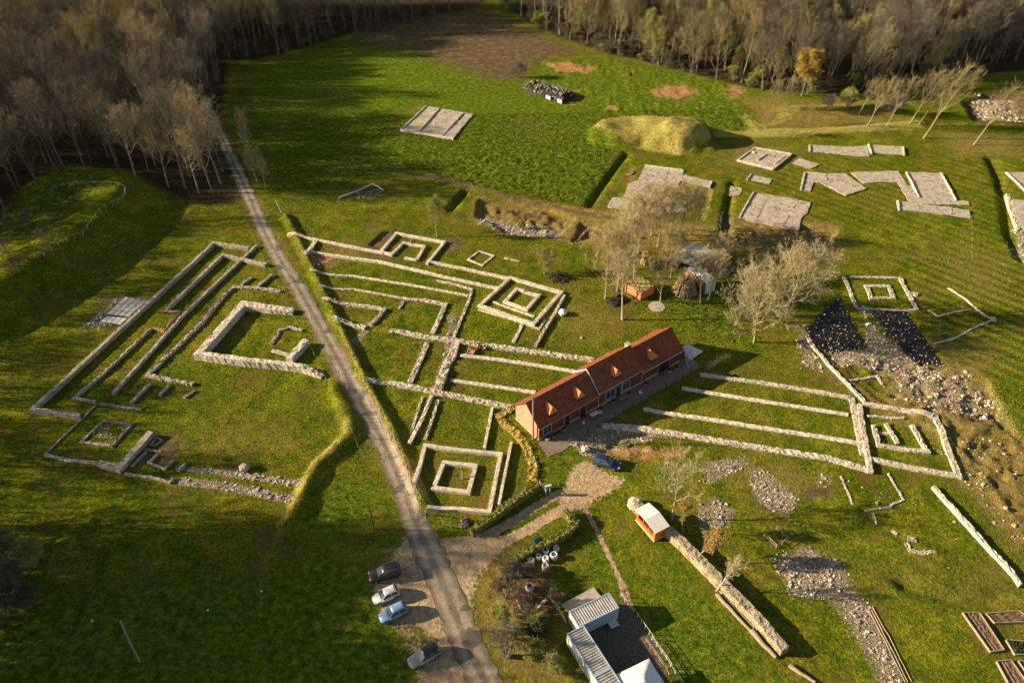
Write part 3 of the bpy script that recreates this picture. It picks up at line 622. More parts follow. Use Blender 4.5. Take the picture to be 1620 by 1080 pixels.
wall([(713, 600), (760, 607), (800, 613), (847, 620)], .95, .35, 'flat cream strip wall, lower one of the pair ending behind the house', 'cream', .04)
wall([(683, 624), (668, 660), (647, 700)], .75, .7, 'smooth middle one of three walls running down to the road edge', 'cream', .05)
wall([(668, 627), (660, 652), (652, 678)], .5, .4, 'thin rough wall on the left of three running to the road edge', 'flint', 0.058, ts=4)
wall([(693, 632), (683, 665), (673, 694)], .6, .5, 'rough wall on the right of three running to the road edge', 'flint', 0.058, ts=4)
wall([(779, 643), (766, 708)], .6, .8, 'straight cream wall joining the lower rubble wall to the lowest temple', 'cream', .03)
wall([(809, 698), (789, 797)], .55, .9, 'free standing cream wall just outside the lowest temple', 'cream', .02)
wall([(655, 762), (672, 703), (722, 710), (792, 717), (774, 808), (722, 803), (676, 800)], .8, .9, 'outer walls of the lowest temple beside the road', 'cream', .02, name='temple_ruin')
wall([(686, 770), (702, 730), (752, 735), (741, 777)], .85, .9, 'square inner chamber of the lowest temple, around a small post', 'cream', .02, closed=True, name='temple_ruin')
wall([(807, 438), (888, 461), (844, 511), (759, 482)], .85, .9, 'square outer frame of the temple above the long rubble wall', 'cream', .03, closed=True, name='temple_ruin')
wall([(817, 456), (852, 466), (833, 488), (799, 476)], .85, .8, 'small square chamber inside the framed temple, around a post', 'cream', .03, closed=True, name='temple_ruin')
wall([(780, 477), (812, 489), (845, 500)], .6, .25, 'low inner strip between frame and chamber of the framed temple', 'cream', .03)
wall([(757, 489), (820, 508), (852, 520), (862, 505)], .6, .2, 'low outer step under the framed temple', 'flint', 0.033)
wall([(893, 466), (880, 490), (862, 520), (847, 546)], .7, .8, 'brownish slanting wall on the right of the framed temple', 'flint', 0.039)
wall([(827, 511), (812, 541)], .8, .3, 'flat short wall from the framed temple to the long rubble wall', 'cream', .04)
wall([(758, 397), (781, 404), (763, 419), (740, 410)], .5, .3, 'small empty stone rectangle on the grass above the temples', 'cream', .03, closed=True, name='stone_rectangle', cat='foundation')
wall([(797, 408), (822, 413)], .5, .2, 'little row of half buried stones right of the small rectangle', 'flint', 0.052, ts=3, name='stone_row', cat='stones')
wall([(744, 556), (756, 546), (770, 548)], 1.5, .8, 'dark reddish broken block of masonry on the long rubble wall', 'brickrubble', .22, ts=5, name='masonry_block', cat='ruin')
rubble([(490, 402), (528, 402), (524, 414), (500, 418)], 9, .15, .3, 'heap of orange red brick rubble near the road', 'brickrubble')
rubble([(495, 420), (520, 420), (512, 432), (494, 428)], 5, .15, .3, 'grey stones scattered just below the red brick rubble')
rubble([(718, 500), (708, 560), (700, 590), (690, 615), (684, 612), (700, 560), (712, 510)], 4, .12, .28, 'loose stones along the thick lumpy wall in the middle')

# ------------------------------------------------------------------ walls right of the house
wall([(1108, 591), (1180, 601), (1260, 613), (1345, 628)], 1.0, .55, 'topmost of four parallel pale walls right of the house', 'flint', 0.046, ts=2)
wall([(1079, 613), (1180, 630), (1260, 642), (1342, 655)], .95, .35, 'second from the top of the four parallel pale walls', 'cream', .04)
wall([(1018, 646), (1100, 659), (1200, 675), (1300, 690), (1363, 701)], 1.0, .4, 'third of the four parallel pale walls, a smooth flat band', 'cream', .05)
wall([(952, 672), (1010, 676), (1080, 687), (1160, 700), (1240, 713), (1313, 724), (1378, 743)], 1.4, .5, 'lowest and widest of the four parallel pale walls', 'flint', 0.065, ts=3)
wall([(1347, 628), (1356, 670), (1366, 720)], 1.2, .35, 'flat rubble strip closing the ends of the four parallel walls', 'flint', 0.046, ts=2)
wall([(1360, 638), (1366, 680), (1378, 746)], 1.0, .8, 'left side wall of the big temple at the right', 'flint', 0.039, ts=1.5, name='temple_ruin')
wall([(1366, 637), (1420, 646), (1480, 658), (1497, 700), (1518, 752), (1450, 740), (1376, 724)], 1.1, .7, 'outer walls of the big temple at the right on three sides', 'flint', 0.039, ts=2, name='temple_ruin')
wall([(1382, 671), (1391, 703), (1428, 709), (1467, 713), (1443, 671)], .9, .65, 'open U shaped chamber inside the big temple at the right', 'flint', 0.052, ts=3, name='temple_ruin')
wall([(1402, 669), (1421, 701)], .8, .6, 'short slanting wall in the middle of the U shaped chamber', 'flint', 0.052, ts=3)
wall([(1372, 657), (1430, 661)], .6, .4, 'broken line of stones along the top inside the big temple', 'flint', 0.052, ts=3)
wall([(1384, 684), (1410, 685)], .8, .15, 'flat patch of stones left of the short slanting wall', 'flint', 0.052, ts=3)
wall([(1278, 533), (1310, 575), (1340, 605), (1368, 634)], .75, .5, 'long diagonal wall from the dark sheets down to the big temple', 'cream', .06)
wall([(1345, 600), (1388, 594), (1397, 608)], .6, .3, 'small bent line of stones right of the diagonal wall', 'flint', 0.052, ts=2)
wall([(1335, 437), (1356, 486)], .8, .4, 'left side of the rubble square at the right', 'flint', 0.052, ts=3, extra=[([(1345, 437), (1424, 439)], .7, .4), ([(1424, 439), (1451, 489)], .9, .4), ([(1356, 487), (1449, 489)], .7, .4)])
bpy.context.scene.collection.objects[-1]['label'] = 'outer sides of the rubble square above the dark sheets'
wall([(1371, 452), (1407, 452), (1414, 471), (1379, 471)], 1.0, .4, 'small inner ring of stones within the rubble square', 'flint', 0.065, closed=True, ts=4, name='stone_ring', cat='foundation')
wall([(1440, 463), (1452, 466)], 1.3, .4, 'clump of big stones on the right side of the rubble square', 'flint', 0.130, ts=6, name='stone_clump', cat='stones')
wall([(1469, 490), (1484, 500), (1510, 493), (1537, 488)], .45, .2, 'thin bent line of stones right of the rubble square', 'flint', 0.039, ts=2)
wall([(1500, 455), (1527, 472), (1560, 500), (1572, 504)], .5, .25, 'thin diagonal line of stones meeting a small white heap', 'cream', .05)
wall([(1572, 505), (1540, 518), (1510, 535), (1478, 543)], .5, .25, 'thin line of stones running down left from the small white heap', 'flint', 0.046, ts=2)
wall([(1568, 504), (1576, 505)], 1.2, .4, 'small white heap where two thin stone lines meet', 'cream', .15, ts=4, name='stone_clump', cat='stones')
wall([(1477, 768), (1520, 815), (1565, 865), (1616, 924)], .8, .95, 'long pale wall standing alone at the right edge', 'cream', .05, hs=[.8, .95, .95, .95])
wall([(1005, 795), (1030, 812), (1080, 855), (1140, 915), (1195, 970), (1243, 1025)], 1.65, 1.7, 'long thick golden wall starting under the orange kiosk', 'golden', 0.065, ts=2.5)
wall([(1330, 752), (1340, 775), (1349, 797)], .4, .15, 'left thin line of stones in the grass below the big temple', 'flint', 0.039, ts=4, name='stone_row', cat='stones')
wall([(1405, 748), (1430, 790), (1410, 797), (1409, 801), (1368, 807)], .4, .18, 'stepped line of stones in the grass below the big temple', 'flint', 0.039, ts=3, name='stone_row', cat='stones', extra=[([(1381, 811), (1388, 829)], .4, .15)])
wall([(1411, 838), (1420, 844)], .7, .15, 'tiny heap of stones above the curved stone row', 'flint', 0.065, ts=5, name='stone_clump', cat='stones')
wall([(1433, 858), (1440, 870), (1460, 874), (1481, 871)], .7, .15, 'curved stone row lying in the grass at lower right', 'flint', 0.065, ts=5, name='stone_row', cat='stones')
wall([(1436, 851), (1450, 854)], .9, .2, 'oval heap of stones touching the curved stone row', 'grey', .1, ts=5, name='stone_clump', cat='stones')
# ------------------------------------------------------------------ trees
def rot_off(d, ang, az):
    a = d.cross(Vector((0, 0, 1)) if abs(d.z) < .95 else Vector((1, 0, 0))).normalized(); b = d.cross(a)
    return (d*math.cos(ang)+(a*math.cos(az)+b*math.sin(az))*math.sin(ang)).normalized()
class Tree:
    def __init__(s, seed, Ht, crown_base=.3, spread=.42, n1=16, n2=6, n3=5, ntw=7, tw=.035, twl=.9, up=.25, r0=None, leaf=0, leafsz=.16, lean=(0, 0), a1=(35, 65), multi=1):
        s.r = random.Random(seed); s.T = MB(); s.K = MB(); s.P = dict(n2=n2, n3=n3, ntw=ntw, tw=tw, twl=twl, up=up, leaf=leaf, ls=leafsz)
        r0 = r0 or Ht*.016
        for q in range(multi):
            rg = s.r; d = Vector((lean[0]+rg.uniform(-.05, .05), lean[1]+rg.uniform(-.05, .05), 1))
            if multi > 1: d = Vector((lean[0]+.28*math.cos(q*6.28/multi), lean[1]+.28*math.sin(q*6.28/multi), 1))
            d.normalize(); p = Vector((0, 0, -.3)); pts = [p]; n = 8; hh = Ht*(.86 if multi == 1 else rg.uniform(.7, .86))
            for i in range(n):
                d = (d+Vector((rg.uniform(-.06, .06), rg.uniform(-.06, .06), .03))).normalized(); p = p+d*hh/n; pts.append(p)
            rad = [r0*(1.35 if i == 0 else 1)*(1-.88*i/n) for i in range(n+1)]
            s.T.tube(pts, rad, 6); k1 = int(n1/multi+.5)
            for j in range(k1):
                t = crown_base+(1-crown_base)*((j+rg.uniform(0, .8))/k1)**.85; t = min(t, .995)
                f = t*n; i = min(int(f), n-1); q0 = pts[i].lerp(pts[i+1], f-i)
                ang = R_(a1[1]+(a1[0]-a1[1])*t+rg.uniform(-8, 8)); az = j*2.4+rg.uniform(-.5, .5)
                dd = rot_off((pts[i+1]-pts[i]).normalized(), ang, az)
                u = (t-crown_base)/(1-crown_base+1e-6)
                L = Ht*spread*(.55+.75*math.sin(math.pi*min(1, .22+.62*u)))*rg.uniform(.75, 1.1)*(1-.35*u)
                s.branch(q0, dd, L, rad[i]*.55, 1)
    def branch(s, p, d, L, r, lv):
        rg = s.r; P = s.P; n = 5 if lv == 1 else 3; pts = [p]; ds = [d]
        for i in range(n):
            d = (d+Vector((rg.uniform(-.16, .16), rg.uniform(-.16, .16), P['up']+rg.uniform(-.1, .1)))*.6).normalized()
            p = p+d*L/n; pts.append(p); ds.append(d)
        rad = [max(.008, r*(1-.8*i/n)) for i in range(n+1)]
        mb = s.T if lv <= 1 else s.K
        mb.tube(pts, rad, 4 if lv == 1 else 3, 0, False)
        if lv < 3:
            k = P['n2'] if lv == 1 else P['n3']
            for j in range(k):
                t = .25+.75*(j+rg.random())/k; t = min(t, .99); f = t*n; i = min(int(f), n-1)
                s.branch(pts[i].lerp(pts[i+1], f-i), rot_off(ds[i+1], R_(rg.uniform(25, 58)), rg.uniform(0, 6.28)), L*rg.uniform(.38, .62)*(1.1-.4*t), rad[i]*.6, lv+1)
        if lv >= 2:
            for j in range(P['ntw'] if lv == 3 else 4):
                t = .15+.85*rg.random(); f = t*n; i = min(int(f), n-1); q = pts[i].lerp(pts[i+1], f-i)
                dd = rot_off(ds[i+1], R_(rg.uniform(10, 50)), rg.uniform(0, 6.28)); l = P['twl']*rg.uniform(.5, 1.2)
                sd = dd.cross(Vector((rg.uniform(-1, 1), rg.uniform(-1, 1), rg.uniform(-1, 1)))).normalized()*P['tw']*.5
                s.K.add([q-sd, q+sd, q+dd*l], [(0, 1, 2)])
                for _ in range(P['leaf']):
                    c = q+dd*l*rg.uniform(.3, 1.1)+Vector((rg.uniform(-.15, .15), rg.uniform(-.15, .15), rg.uniform(-.15, .15)))
                    a = Vector((rg.uniform(-1, 1), rg.uniform(-1, 1), rg.uniform(-1, 1))).normalized(); b = a.cross(Vector((rg.uniform(-1, 1), rg.uniform(-1, 1), rg.uniform(-1, 1)))).normalized(); z = P['ls']*rg.uniform(.6, 1.3)
                    s.K.add([c-a*z*.5, c+b*z*.4, c+a*z*.5, c-b*z*.4], [(0, 1, 2, 3)], 1)
    def make(s, name, trunk, twig, leafm=None):
        r = empty(name); s.T.build('trunk', trunk, r); s.K.build('crown', [twig, leafm] if leafm else twig, r); return r
    def mesh(s, trunk, twig):
        mb = MB(); mb.add(s.T.v, s.T.f, 0); mb.add(s.K.v, s.K.f, 1)
        me = bpy.data.meshes.new('wood_tree'); me.from_pydata(mb.v, [], mb.f); me.materials.append(trunk); me.materials.append(twig)
        me.polygons.foreach_set('material_index', mb.m); return bpy.data.objects.new('wood_tree', me)
used = set()
def plant(proto, px, label, cat='tree', group=None, sc=1.0, rz=None, tilt=None, world=None):
    if proto.name in used:
        o = proto.copy(); C.objects.link(o)
        for ch in list(proto.children):
            c = ch.copy(); C.objects.link(c); c.parent = o
    else: o = proto; used.add(proto.name)
    if 'group' in o: del o['group']
    p = world or G(*px); o.location = (p[0], p[1], p[2]-.05)
    o.scale = (sc, sc, sc*rnd.uniform(.97, 1.03)); o.rotation_euler = (tilt[0] if tilt else 0, tilt[1] if tilt else 0, rnd.uniform(0, 6.28) if rz is None else rz)
    o.rotation_mode = 'XYZ'
    return tag(o, label, cat, group)
# wood variants
FA = [Tree(11+i, h, .36, sp_, 14, 7, 5, 7, .034, 1.0, up_, .26) for i, (h, sp_, up_) in enumerate(((18, .40, .34), (21, .34, .45), (16, .44, .3), (20, .38, .34)))]
WL = [f.make('bare_tree', M['bark'], M['twig']) for f in FA[:2]]+[FA[2].make('bare_tree', M['bark'], M['twiggold']), FA[3].make('bare_tree', M['barkpale'], M['twigpale'])]
FB = [Tree(31+i, h, cb, sp_, 17, 6, 5, 6, .034, 1.0, .42, .20, lf, .15) for i, (h, cb, sp_, lf) in enumerate(((21, .28, .30, 0), (24, .35, .27, 0), (17, .15, .36, 0), (15, .15, .22, 2)))]
WR = [FB[0].make('woodland_tree', M['bark'], M['twig']), FB[1].make('woodland_tree', M['barkpale'], M['twiggold']), FB[2].make('woodland_tree', M['bark'], M['twiggold']), FB[3].make('birch_tree', M['barkpale'], M['twigpale'], M['leaf'])]
def poisson(P, sp, lim, seed, ymax=None):
    rs = random.Random(seed); A = np.array(P); x0, y0 = A.min(0); x1, y1 = A.max(0)
    if ymax: y1 = min(y1, ymax)
    c = []; ny_ = int((y1-y0)/sp); nx_ = int((x1-x0)/sp)
    for j in range(ny_):
        for i in range(nx_): c.append((x0+(i+.5+rs.uniform(-.38, .38)+.5*(j % 2))*sp, y0+(j+.5+rs.uniform(-.38, .38))*sp))
    X = np.array([a for a, b in c]); Y = np.array([b for a, b in c]); k = poly_in(X, Y, P) > 0
    return [(a, b) for a, b, q in zip(X, Y, k) if q]
LW = [tuple(p) for p in gp([(-60, 420), (0, 356), (60, 312), (92, 292), (205, 294), (325, 326), (366, 316), (352, 262), (336, 215), (338, 150), (350, 104), (440, 88), (540, 62), (640, 38), (755, 12)])]+[(30, 330), (30, 430), (-300, 430), (-260, 150), (-125, 150)]
RW = [tuple(p) for p in gp([(782, 0), (838, 38), (880, 60), (960, 86), (1060, 108), (1120, 124), (1190, 140), (1250, 148), (1340, 146), (1400, 144), (1470, 132), (1530, 110), (1640, 98)])]+[(260, 260), (260, 430), (0, 430), (-5, 330)]
lw = poisson([np.array(p) for p in LW], 6.0, 0, 4); rw = poisson([np.array(p) for p in RW], 5.0, 0, 5)
def vis(x, y):
    q = Vector((x, y, 15-H)); d = q.dot(_F); u = 810+FPX*q.dot(CX)/d; v = 540-FPX*q.dot(CY)/d
    return -60 < u < 1680 and v > -60
lw = [p for p in lw if vis(*p) or (p[0] < -60 and p[1] < 260 and p[0] > -190)]; rw = [p for p in rw if vis(*p)]
lw.sort(key=lambda p: p[0]**2+p[1]**2); rw.sort(key=lambda p: p[0]**2+p[1]**2)
NL, NR = 165, 120
for k, (x, y) in enumerate(lw[:NL]):
    q = rnd.random(); near = G0(345, 300); e = math.hypot(x-near[0], y-near[1]) < 26
    pr = WL[3] if (e and q < .55) else WL[0 if q < .40 else 1 if q < .76 else 2 if q < .9 else 3]
    lab = {0: 'bare brown tree in the wood left of the road', 1: 'bare brown tree in the wood left of the road', 2: 'bare gold tipped tree in the wood left of the road', 3: 'bare pale barked tree in the wood left of the road'}[WL.index(pr)]
    plant(pr, None, lab, 'tree', {0: 'brown trees of the left wood', 1: 'brown trees of the left wood', 2: 'gold tipped trees of the left wood', 3: 'pale barked trees of the left wood'}[WL.index(pr)], rnd.uniform(.66, 1.12), world=(x, y, hz(x, y)))
for k, (x, y) in enumerate(rw[:NR]):
    q = rnd.random(); u_ = x < 75
    pr = WR[3] if q < (.40 if u_ else .08) else WR[0] if q < .5 else WR[1] if q < .62 else WR[2]
    i = WR.index(pr)
    tl = (0, rnd.uniform(.1, .32)) if x > 95 else (rnd.uniform(-.04, .04), rnd.uniform(-.03, .08))
    plant(pr, None, ['bare brown tall tree in the wood along the top', 'tall pale trunked gold tipped tree in the wood along the top', 'bare brown trunked golden tree in the wood along the top', 'slim tree with yellow green young leaves in the wood along the top'][i], 'tree',
          ['brown trees of the top wood', 'pale trunked trees of the top wood', 'golden trees of the top wood', 'leafing trees of the top wood'][i], rnd.uniform(.6, 1.08), rz=rnd.uniform(-.5, .5) if x > 95 else None, tilt=tl, world=(x, y, hz(x, y)))
# everything deeper in the woods: one mass
rest = [(x, y, 0) for x, y in lw[NL:]]+[(x, y, 1) for x, y in rw[NR:]]
def far_wood(rest):
    me = bpy.data.meshes.new('far_wood'); me.from_pydata([(x, y, hz(x, y)) for x, y, _ in rest], [], [])
    a = me.attributes.new('kind_id', 'INT', 'POINT'); a.data.foreach_set('value', [rnd.choice((0, 1, 2)) if k == 0 else rnd.choice((3, 4, 5)) for _, _, k in rest])
    o = bpy.data.objects.new('far_wood', me); C.objects.link(o); o['kind'] = 'stuff'
    o['label'] = 'deeper part of the bare woods behind their edges'; o['category'] = 'woodland'
    ng = bpy.data.node_groups.new('wood_points', 'GeometryNodeTree')
    ng.interface.new_socket('Geometry', in_out='INPUT', socket_type='NodeSocketGeometry'); ng.interface.new_socket('Geometry', in_out='OUTPUT', socket_type='NodeSocketGeometry')
    gi = ng.nodes.new('NodeGroupInput'); go = ng.nodes.new('NodeGroupOutput'); jn = ng.nodes.new('GeometryNodeJoinGeometry')
    na = ng.nodes.new('GeometryNodeInputNamedAttribute'); na.data_type = 'INT'; na.inputs['Name'].default_value = 'kind_id'
    for k, tr in enumerate((FA[0].mesh(M['bark'], M['twig']), FA[1].mesh(M['bark'], M['twiggold']), FA[2].mesh(M['bark'], M['twig']), FB[0].mesh(M['bark'], M['twig']), FB[1].mesh(M['barkpale'], M['twiggold']), FB[2].mesh(M['bark'], M['twig']))):
        oi = ng.nodes.new('GeometryNodeObjectInfo'); oi.inputs['Object'].default_value = tr; oi.inputs['As Instance'].default_value = True
        cm = ng.nodes.new('FunctionNodeCompare'); cm.data_type = 'INT'; cm.operation = 'EQUAL'; cm.inputs[3].default_value = k
        ng.links.new(na.outputs[0], cm.inputs[2])
        ip = ng.nodes.new('GeometryNodeInstanceOnPoints'); ng.links.new(gi.outputs[0], ip.inputs['Points']); ng.links.new(cm.outputs[0], ip.inputs['Selection']); ng.links.new(oi.outputs['Geometry'], ip.inputs['Instance'])
        rv = ng.nodes.new('FunctionNodeRandomValue'); rv.data_type = 'FLOAT_VECTOR'; rv.inputs[1].default_value = (.08, .08, 6.28); rv.inputs['Seed'].default_value = k
        rs = ng.nodes.new('FunctionNodeRandomValue'); rs.data_type = 'FLOAT'; rs.inputs[2].default_value = .8; rs.inputs[3].default_value = 1.12; rs.inputs['Seed'].default_value = k+9
        ng.links.new(rv.outputs[0], ip.inputs['Rotation']); ng.links.new(rs.outputs[1], ip.inputs['Scale']); ng.links.new(ip.outputs[0], jn.inputs[0])
    ng.links.new(jn.outputs[0], go.inputs[0]); md = o.modifiers.new('points', 'NODES'); md.node_group = ng
far_wood(rest)
print('TREES', len(lw), len(rw), len(rest), sum(len(f.K.f) for f in FA)/4)

# trees west of the frame that throw the long shadows over the lower left
OW = [(-79-rnd.uniform(0, 4)-7*(k % 4), 42+k*.62+rnd.uniform(-1, 1)) for k in range(56)]+[(-112-rnd.uniform(0, 14), 84+k*3.4+rnd.uniform(-1.5, 1.5)) for k in range(18)]
for x, y in OW: plant(WL[rnd.choice((0, 1, 2))], None, 'bare tree beyond the left edge whose shadow falls on the grass', 'tree', 'trees beyond the left edge', rnd.uniform(1.05, 1.3) if y < 80 else rnd.uniform(.75, 1.0), world=(x, y, hz(x, y)))

for k in range(13):
    x, y = -88-rnd.uniform(0, 30), 77+k*2.4+rnd.uniform(-1, 1)
    plant(WL[rnd.choice((0, 1))], None, 'bare tree beyond the left edge whose shadow falls on the grass', 'tree', 'trees beyond the left edge', rnd.uniform(.6, .95), world=(x, y, hz(x, y)))
US = Tree(76, 3.4, .05, .6, 13, 5, 4, 7, .035, .5, .35, .06, 0, .1, multi=4).make('undergrowth_bush', M['bark'], M['twig'])
UG = Tree(77, 3.0, .05, .6, 13, 5, 4, 6, .035, .5, .35, .06, 2, .13, multi=4).make('undergrowth_bush', M['bark'], M['twiggold'], M['leaf'])
def edge_pts(px, n, back):
    P = gp(px); sg = [0]
    for a, b in zip(P[:-1], P[1:]): sg.append(sg[-1]+float(np.hypot(*(b-a))))
    for k in range(n):
        q = sg[-1]*rnd.random(); i = max(i for i in range(len(P)-1) if sg[i] <= q); a, b = P[i], P[i+1]; f = (q-sg[i])/(sg[i+1]-sg[i]); d = (b-a)/np.hypot(*(b-a)); p = a+(b-a)*f+np.array((-d[1], d[0]))*rnd.uniform(-.5, back); yield float(p[0]), float(p[1])
for x, y in edge_pts([(790, 8), (838, 38), (880, 60), (960, 86), (1060, 108), (1120, 124), (1190, 140), (1250, 150), (1340, 148), (1400, 146), (1470, 134), (1530, 112), (1620, 100)], 62, 6):
    g = rnd.random() < .35; plant(UG if g else US, None, 'greenish undergrowth bush at the foot of the top wood' if g else 'brown undergrowth bush at the foot of the top wood', 'bush', 'green undergrowth of the top wood' if g else 'brown undergrowth of the top wood', rnd.uniform(.6, 1.5), world=(x, y, hz(x, y)))
for x, y in edge_pts([(366, 316), (352, 262), (336, 215), (338, 150), (350, 104), (440, 88), (540, 62), (640, 38), (755, 12)], 34, 5):
    plant(US, None, 'brown undergrowth bush at the edge of the left wood', 'bush', 'undergrowth of the left wood', rnd.uniform(.5, 1.2), world=(x, y, hz(x, y)))
for a, b, lb in ((20, 365, 'brown bush on the dark slope at the left edge, uppermost'), (48, 352, 'brown bush inside the bend of the rope fence'), (15, 400, 'brown bush halfway down the left slope'), (70, 385, 'brown bush left of the rope fence end'), (30, 430, 'brown bush lowest on the left slope')):
    plant(US, (a, b), lb, 'bush', sc=.9)
# single trees
small = Tree(51, 8.5, .28, .30, 14, 5, 5, 7, .03, .55, .55, .13, 1, .13).make('young_tree', M['barkpale'], M['twigpale'], M['leaf'])
plant(small, (692, 374), 'young tree with thin pale green leaves above the half open temple', sc=1.12)
rnd_t = Tree(53, 10.8, .18, .50, 26, 8, 6, 9, .030, .7, .22, .19, a1=(30, 80)).make('round_tree', M['barkpale'], M['twigwhite'])
plant(rnd_t, (1193, 541), 'big round pale bare tree right of the red roofed house', sc=1.22)
plant(rnd_t, (1243, 500), 'spreading bare tree standing behind the big round pale tree', sc=1.25)
tall = Tree(55, 13, .36, .32, 15, 6, 5, 6, .030, .8, .5, .20).make('slender_tree', M['barkwhite'], M['twigwhite'])
fuzzy = Tree(57, 11.5, .22, .42, 18, 6, 5, 8, .034, .7, .35, .17, 1, .08).make('slender_tree', M['barkpale'], M['twigwhite'], M['leafgold'])
plant(tall, (985, 506), 'slender bare tree in bare soil above the house, in front of the orange hut', sc=1.16)
plant(fuzzy, (957, 472), 'leftmost slender tree of the clump around the huts', sc=1.25)
plant(fuzzy, (976, 460), 'slender golden tree just behind the black plastic pile', sc=1.16)
plant(tall, (1004, 440), 'slender tree behind the orange hut', sc=1.10)
plant(fuzzy, (1045, 478), 'slender tree between the orange hut and the leaning planks', sc=0.98)
plant(tall, (1108, 480), 'slender tree in front of the white sheet wall', sc=0.92)
plant(tall, (1120, 474), 'slender tree at the right corner of the sheds', sc=0.92)
plant(fuzzy, (1010, 400), 'golden twiggy tree at the back left of the sheds', sc=1.04)
plant(fuzzy, (1040, 390), 'golden twiggy tree directly behind the patched roof', sc=1.10)
plant(fuzzy, (1075, 380), 'golden twiggy tree behind the right end of the patched roof', sc=1.10)
plant(fuzzy, (985, 410), 'golden twiggy tree in the rough strip left of the sheds', sc=0.98)
plant(tall, (1140, 440), 'bare tree with crooked boughs right of the patched roof', sc=0.79)
dome = Tree(59, 9.6, .38, .42, 16, 6, 5, 6, .030, .55, .28, .15).make('spreading_tree', M['barkwhite'], M['twigwhite'])
plant(dome, (1063, 822), 'pale bare tree behind the orange kiosk', sc=1.12, tilt=(0, .05))
plant(Tree(60, 7, .45, .26, 12, 5, 5, 7, .036, .5, .55, .12, 1, .1).make('golden_tree', M['barkpale'], M['twiggold'], M['leafgold']), (1079, 840), 'thin tree with golden tips right of the kiosk', sc=1.0, tilt=(0, .12))
gt = Tree(61, 6.5, .40, .36, 14, 5, 5, 8, .04, .5, .5, .13, 2, .12).make('golden_tree', M['barkpale'], M['twiggold'], M['leafgold'])
plant(gt, (1096, 887), 'bushy golden tree leaning over the long thick wall', sc=1.0, tilt=(0, .45), rz=0)
plant(Tree(62, 6.8, .38, .38, 11, 5, 4, 5, .032, .5, .5, .13).make('spreading_tree', M['barkwhite'], M['twigwhite']), (1133, 934), 'bare fan shaped tree beside the bend of the long thick wall', sc=1.05, tilt=(0, .2), rz=0)
brsh = Tree(63, 5, .18, .5, 14, 5, 5, 8, .03, .5, .3, .13, 2, .09, multi=3).make('bushy_tree', M['bark'], M['twigpale'], M['leaf'])
plant(brsh, (862, 432), 'low bushy tree over the brush pile right of the temples', sc=1.1)
for a, b, s_, lb in ((1000, 385, 1.0, 'golden twiggy tree at the lower left corner of the stepped floor plan'), (1060, 365, .9, 'golden twiggy tree below the right side of the stepped floor plan'), (1030, 372, 1.0, 'golden twiggy tree in the middle of the dry strip'), (1095, 372, .9, 'golden twiggy tree nearest the long ditch'), (965, 425, .8, 'golden twiggy tree at the far left of the hut clump'), (1062, 440, .95, 'golden twiggy tree beside the left of the patched roof')):
    plant(fuzzy, (a, b), lb, sc=s_)
# row of wind leaning trees at the right
LT = [(1210, 216, .55, 'small brown tree at the left end of the yellow bank'), (1278, 200, .5, 'lowest brown tree standing in the yellow grass'), (1246, 172, .7, 'reddish brown tree left of the leaning row'), (1222, 180, .75, 'brown twiggy tree at the corner of the green field'),
      (1358, 181, .75, 'double stemmed tree at the left end of the leaning row'), (1371, 200, .95, 'leaning tree with a straight pale trunk, second of the leaning row'), (1402, 199, .95, 'leaning tree in the middle of the leaning row'), (1440, 194, 1.0, 'leaning tree left of the crooked white stem'),
      (1453, 198, .95, 'leaning tree with a crooked white stem'), (1461, 219, 1.35, 'largest leaning tree, standing forward of the row'), (1540, 229, 1.15, 'lone leaning tree below the stony pit at far right')]
lean = Tree(65, 13.5, .30, .40, 14, 6, 4, 5, .028, .9, .40, .15).make('leaning_tree', M['barkpale'], M['twiggold'])
leanb = Tree(66, 12, .20, .36, 14, 6, 4, 6, .036, .9, .5, .15).make('leaning_tree', M['bark'], M['twiggold'])
for i, (a, b, s_, lb) in enumerate(LT): plant(leanb if i < 4 else lean, (a, b), lb, sc=s_, rz=rnd.uniform(-.3, .3), tilt=(rnd.uniform(-.05, .05), .08 if i < 4 else .24))
plant(Tree(67, 11, .3, .34, 16, 6, 5, 8, .05, .9, .3, .2, 3, .22).make('yellow_tree', M['bark'], M['twiggold'], M['leafgold']), (1268, 152), 'rounded yellow tree in front of the top wood', sc=1.1)
# saplings by the road
for a, b, s_, lb in ((420, 298, .8, 'thin bare sapling on the verge, nearest the white post'), (408, 290, .9, 'thin bare sapling behind the one nearest the white post'), (398, 250, .9, 'thin bare sapling by the bend of the track'), (392, 225, .9, 'sapling farthest up the track'), (415, 270, .6, 'shortest sapling on the right verge of the road')):
    plant(tall, (a, b), lb, 'sapling', sc=s_*.75)
# scrub at the bottom

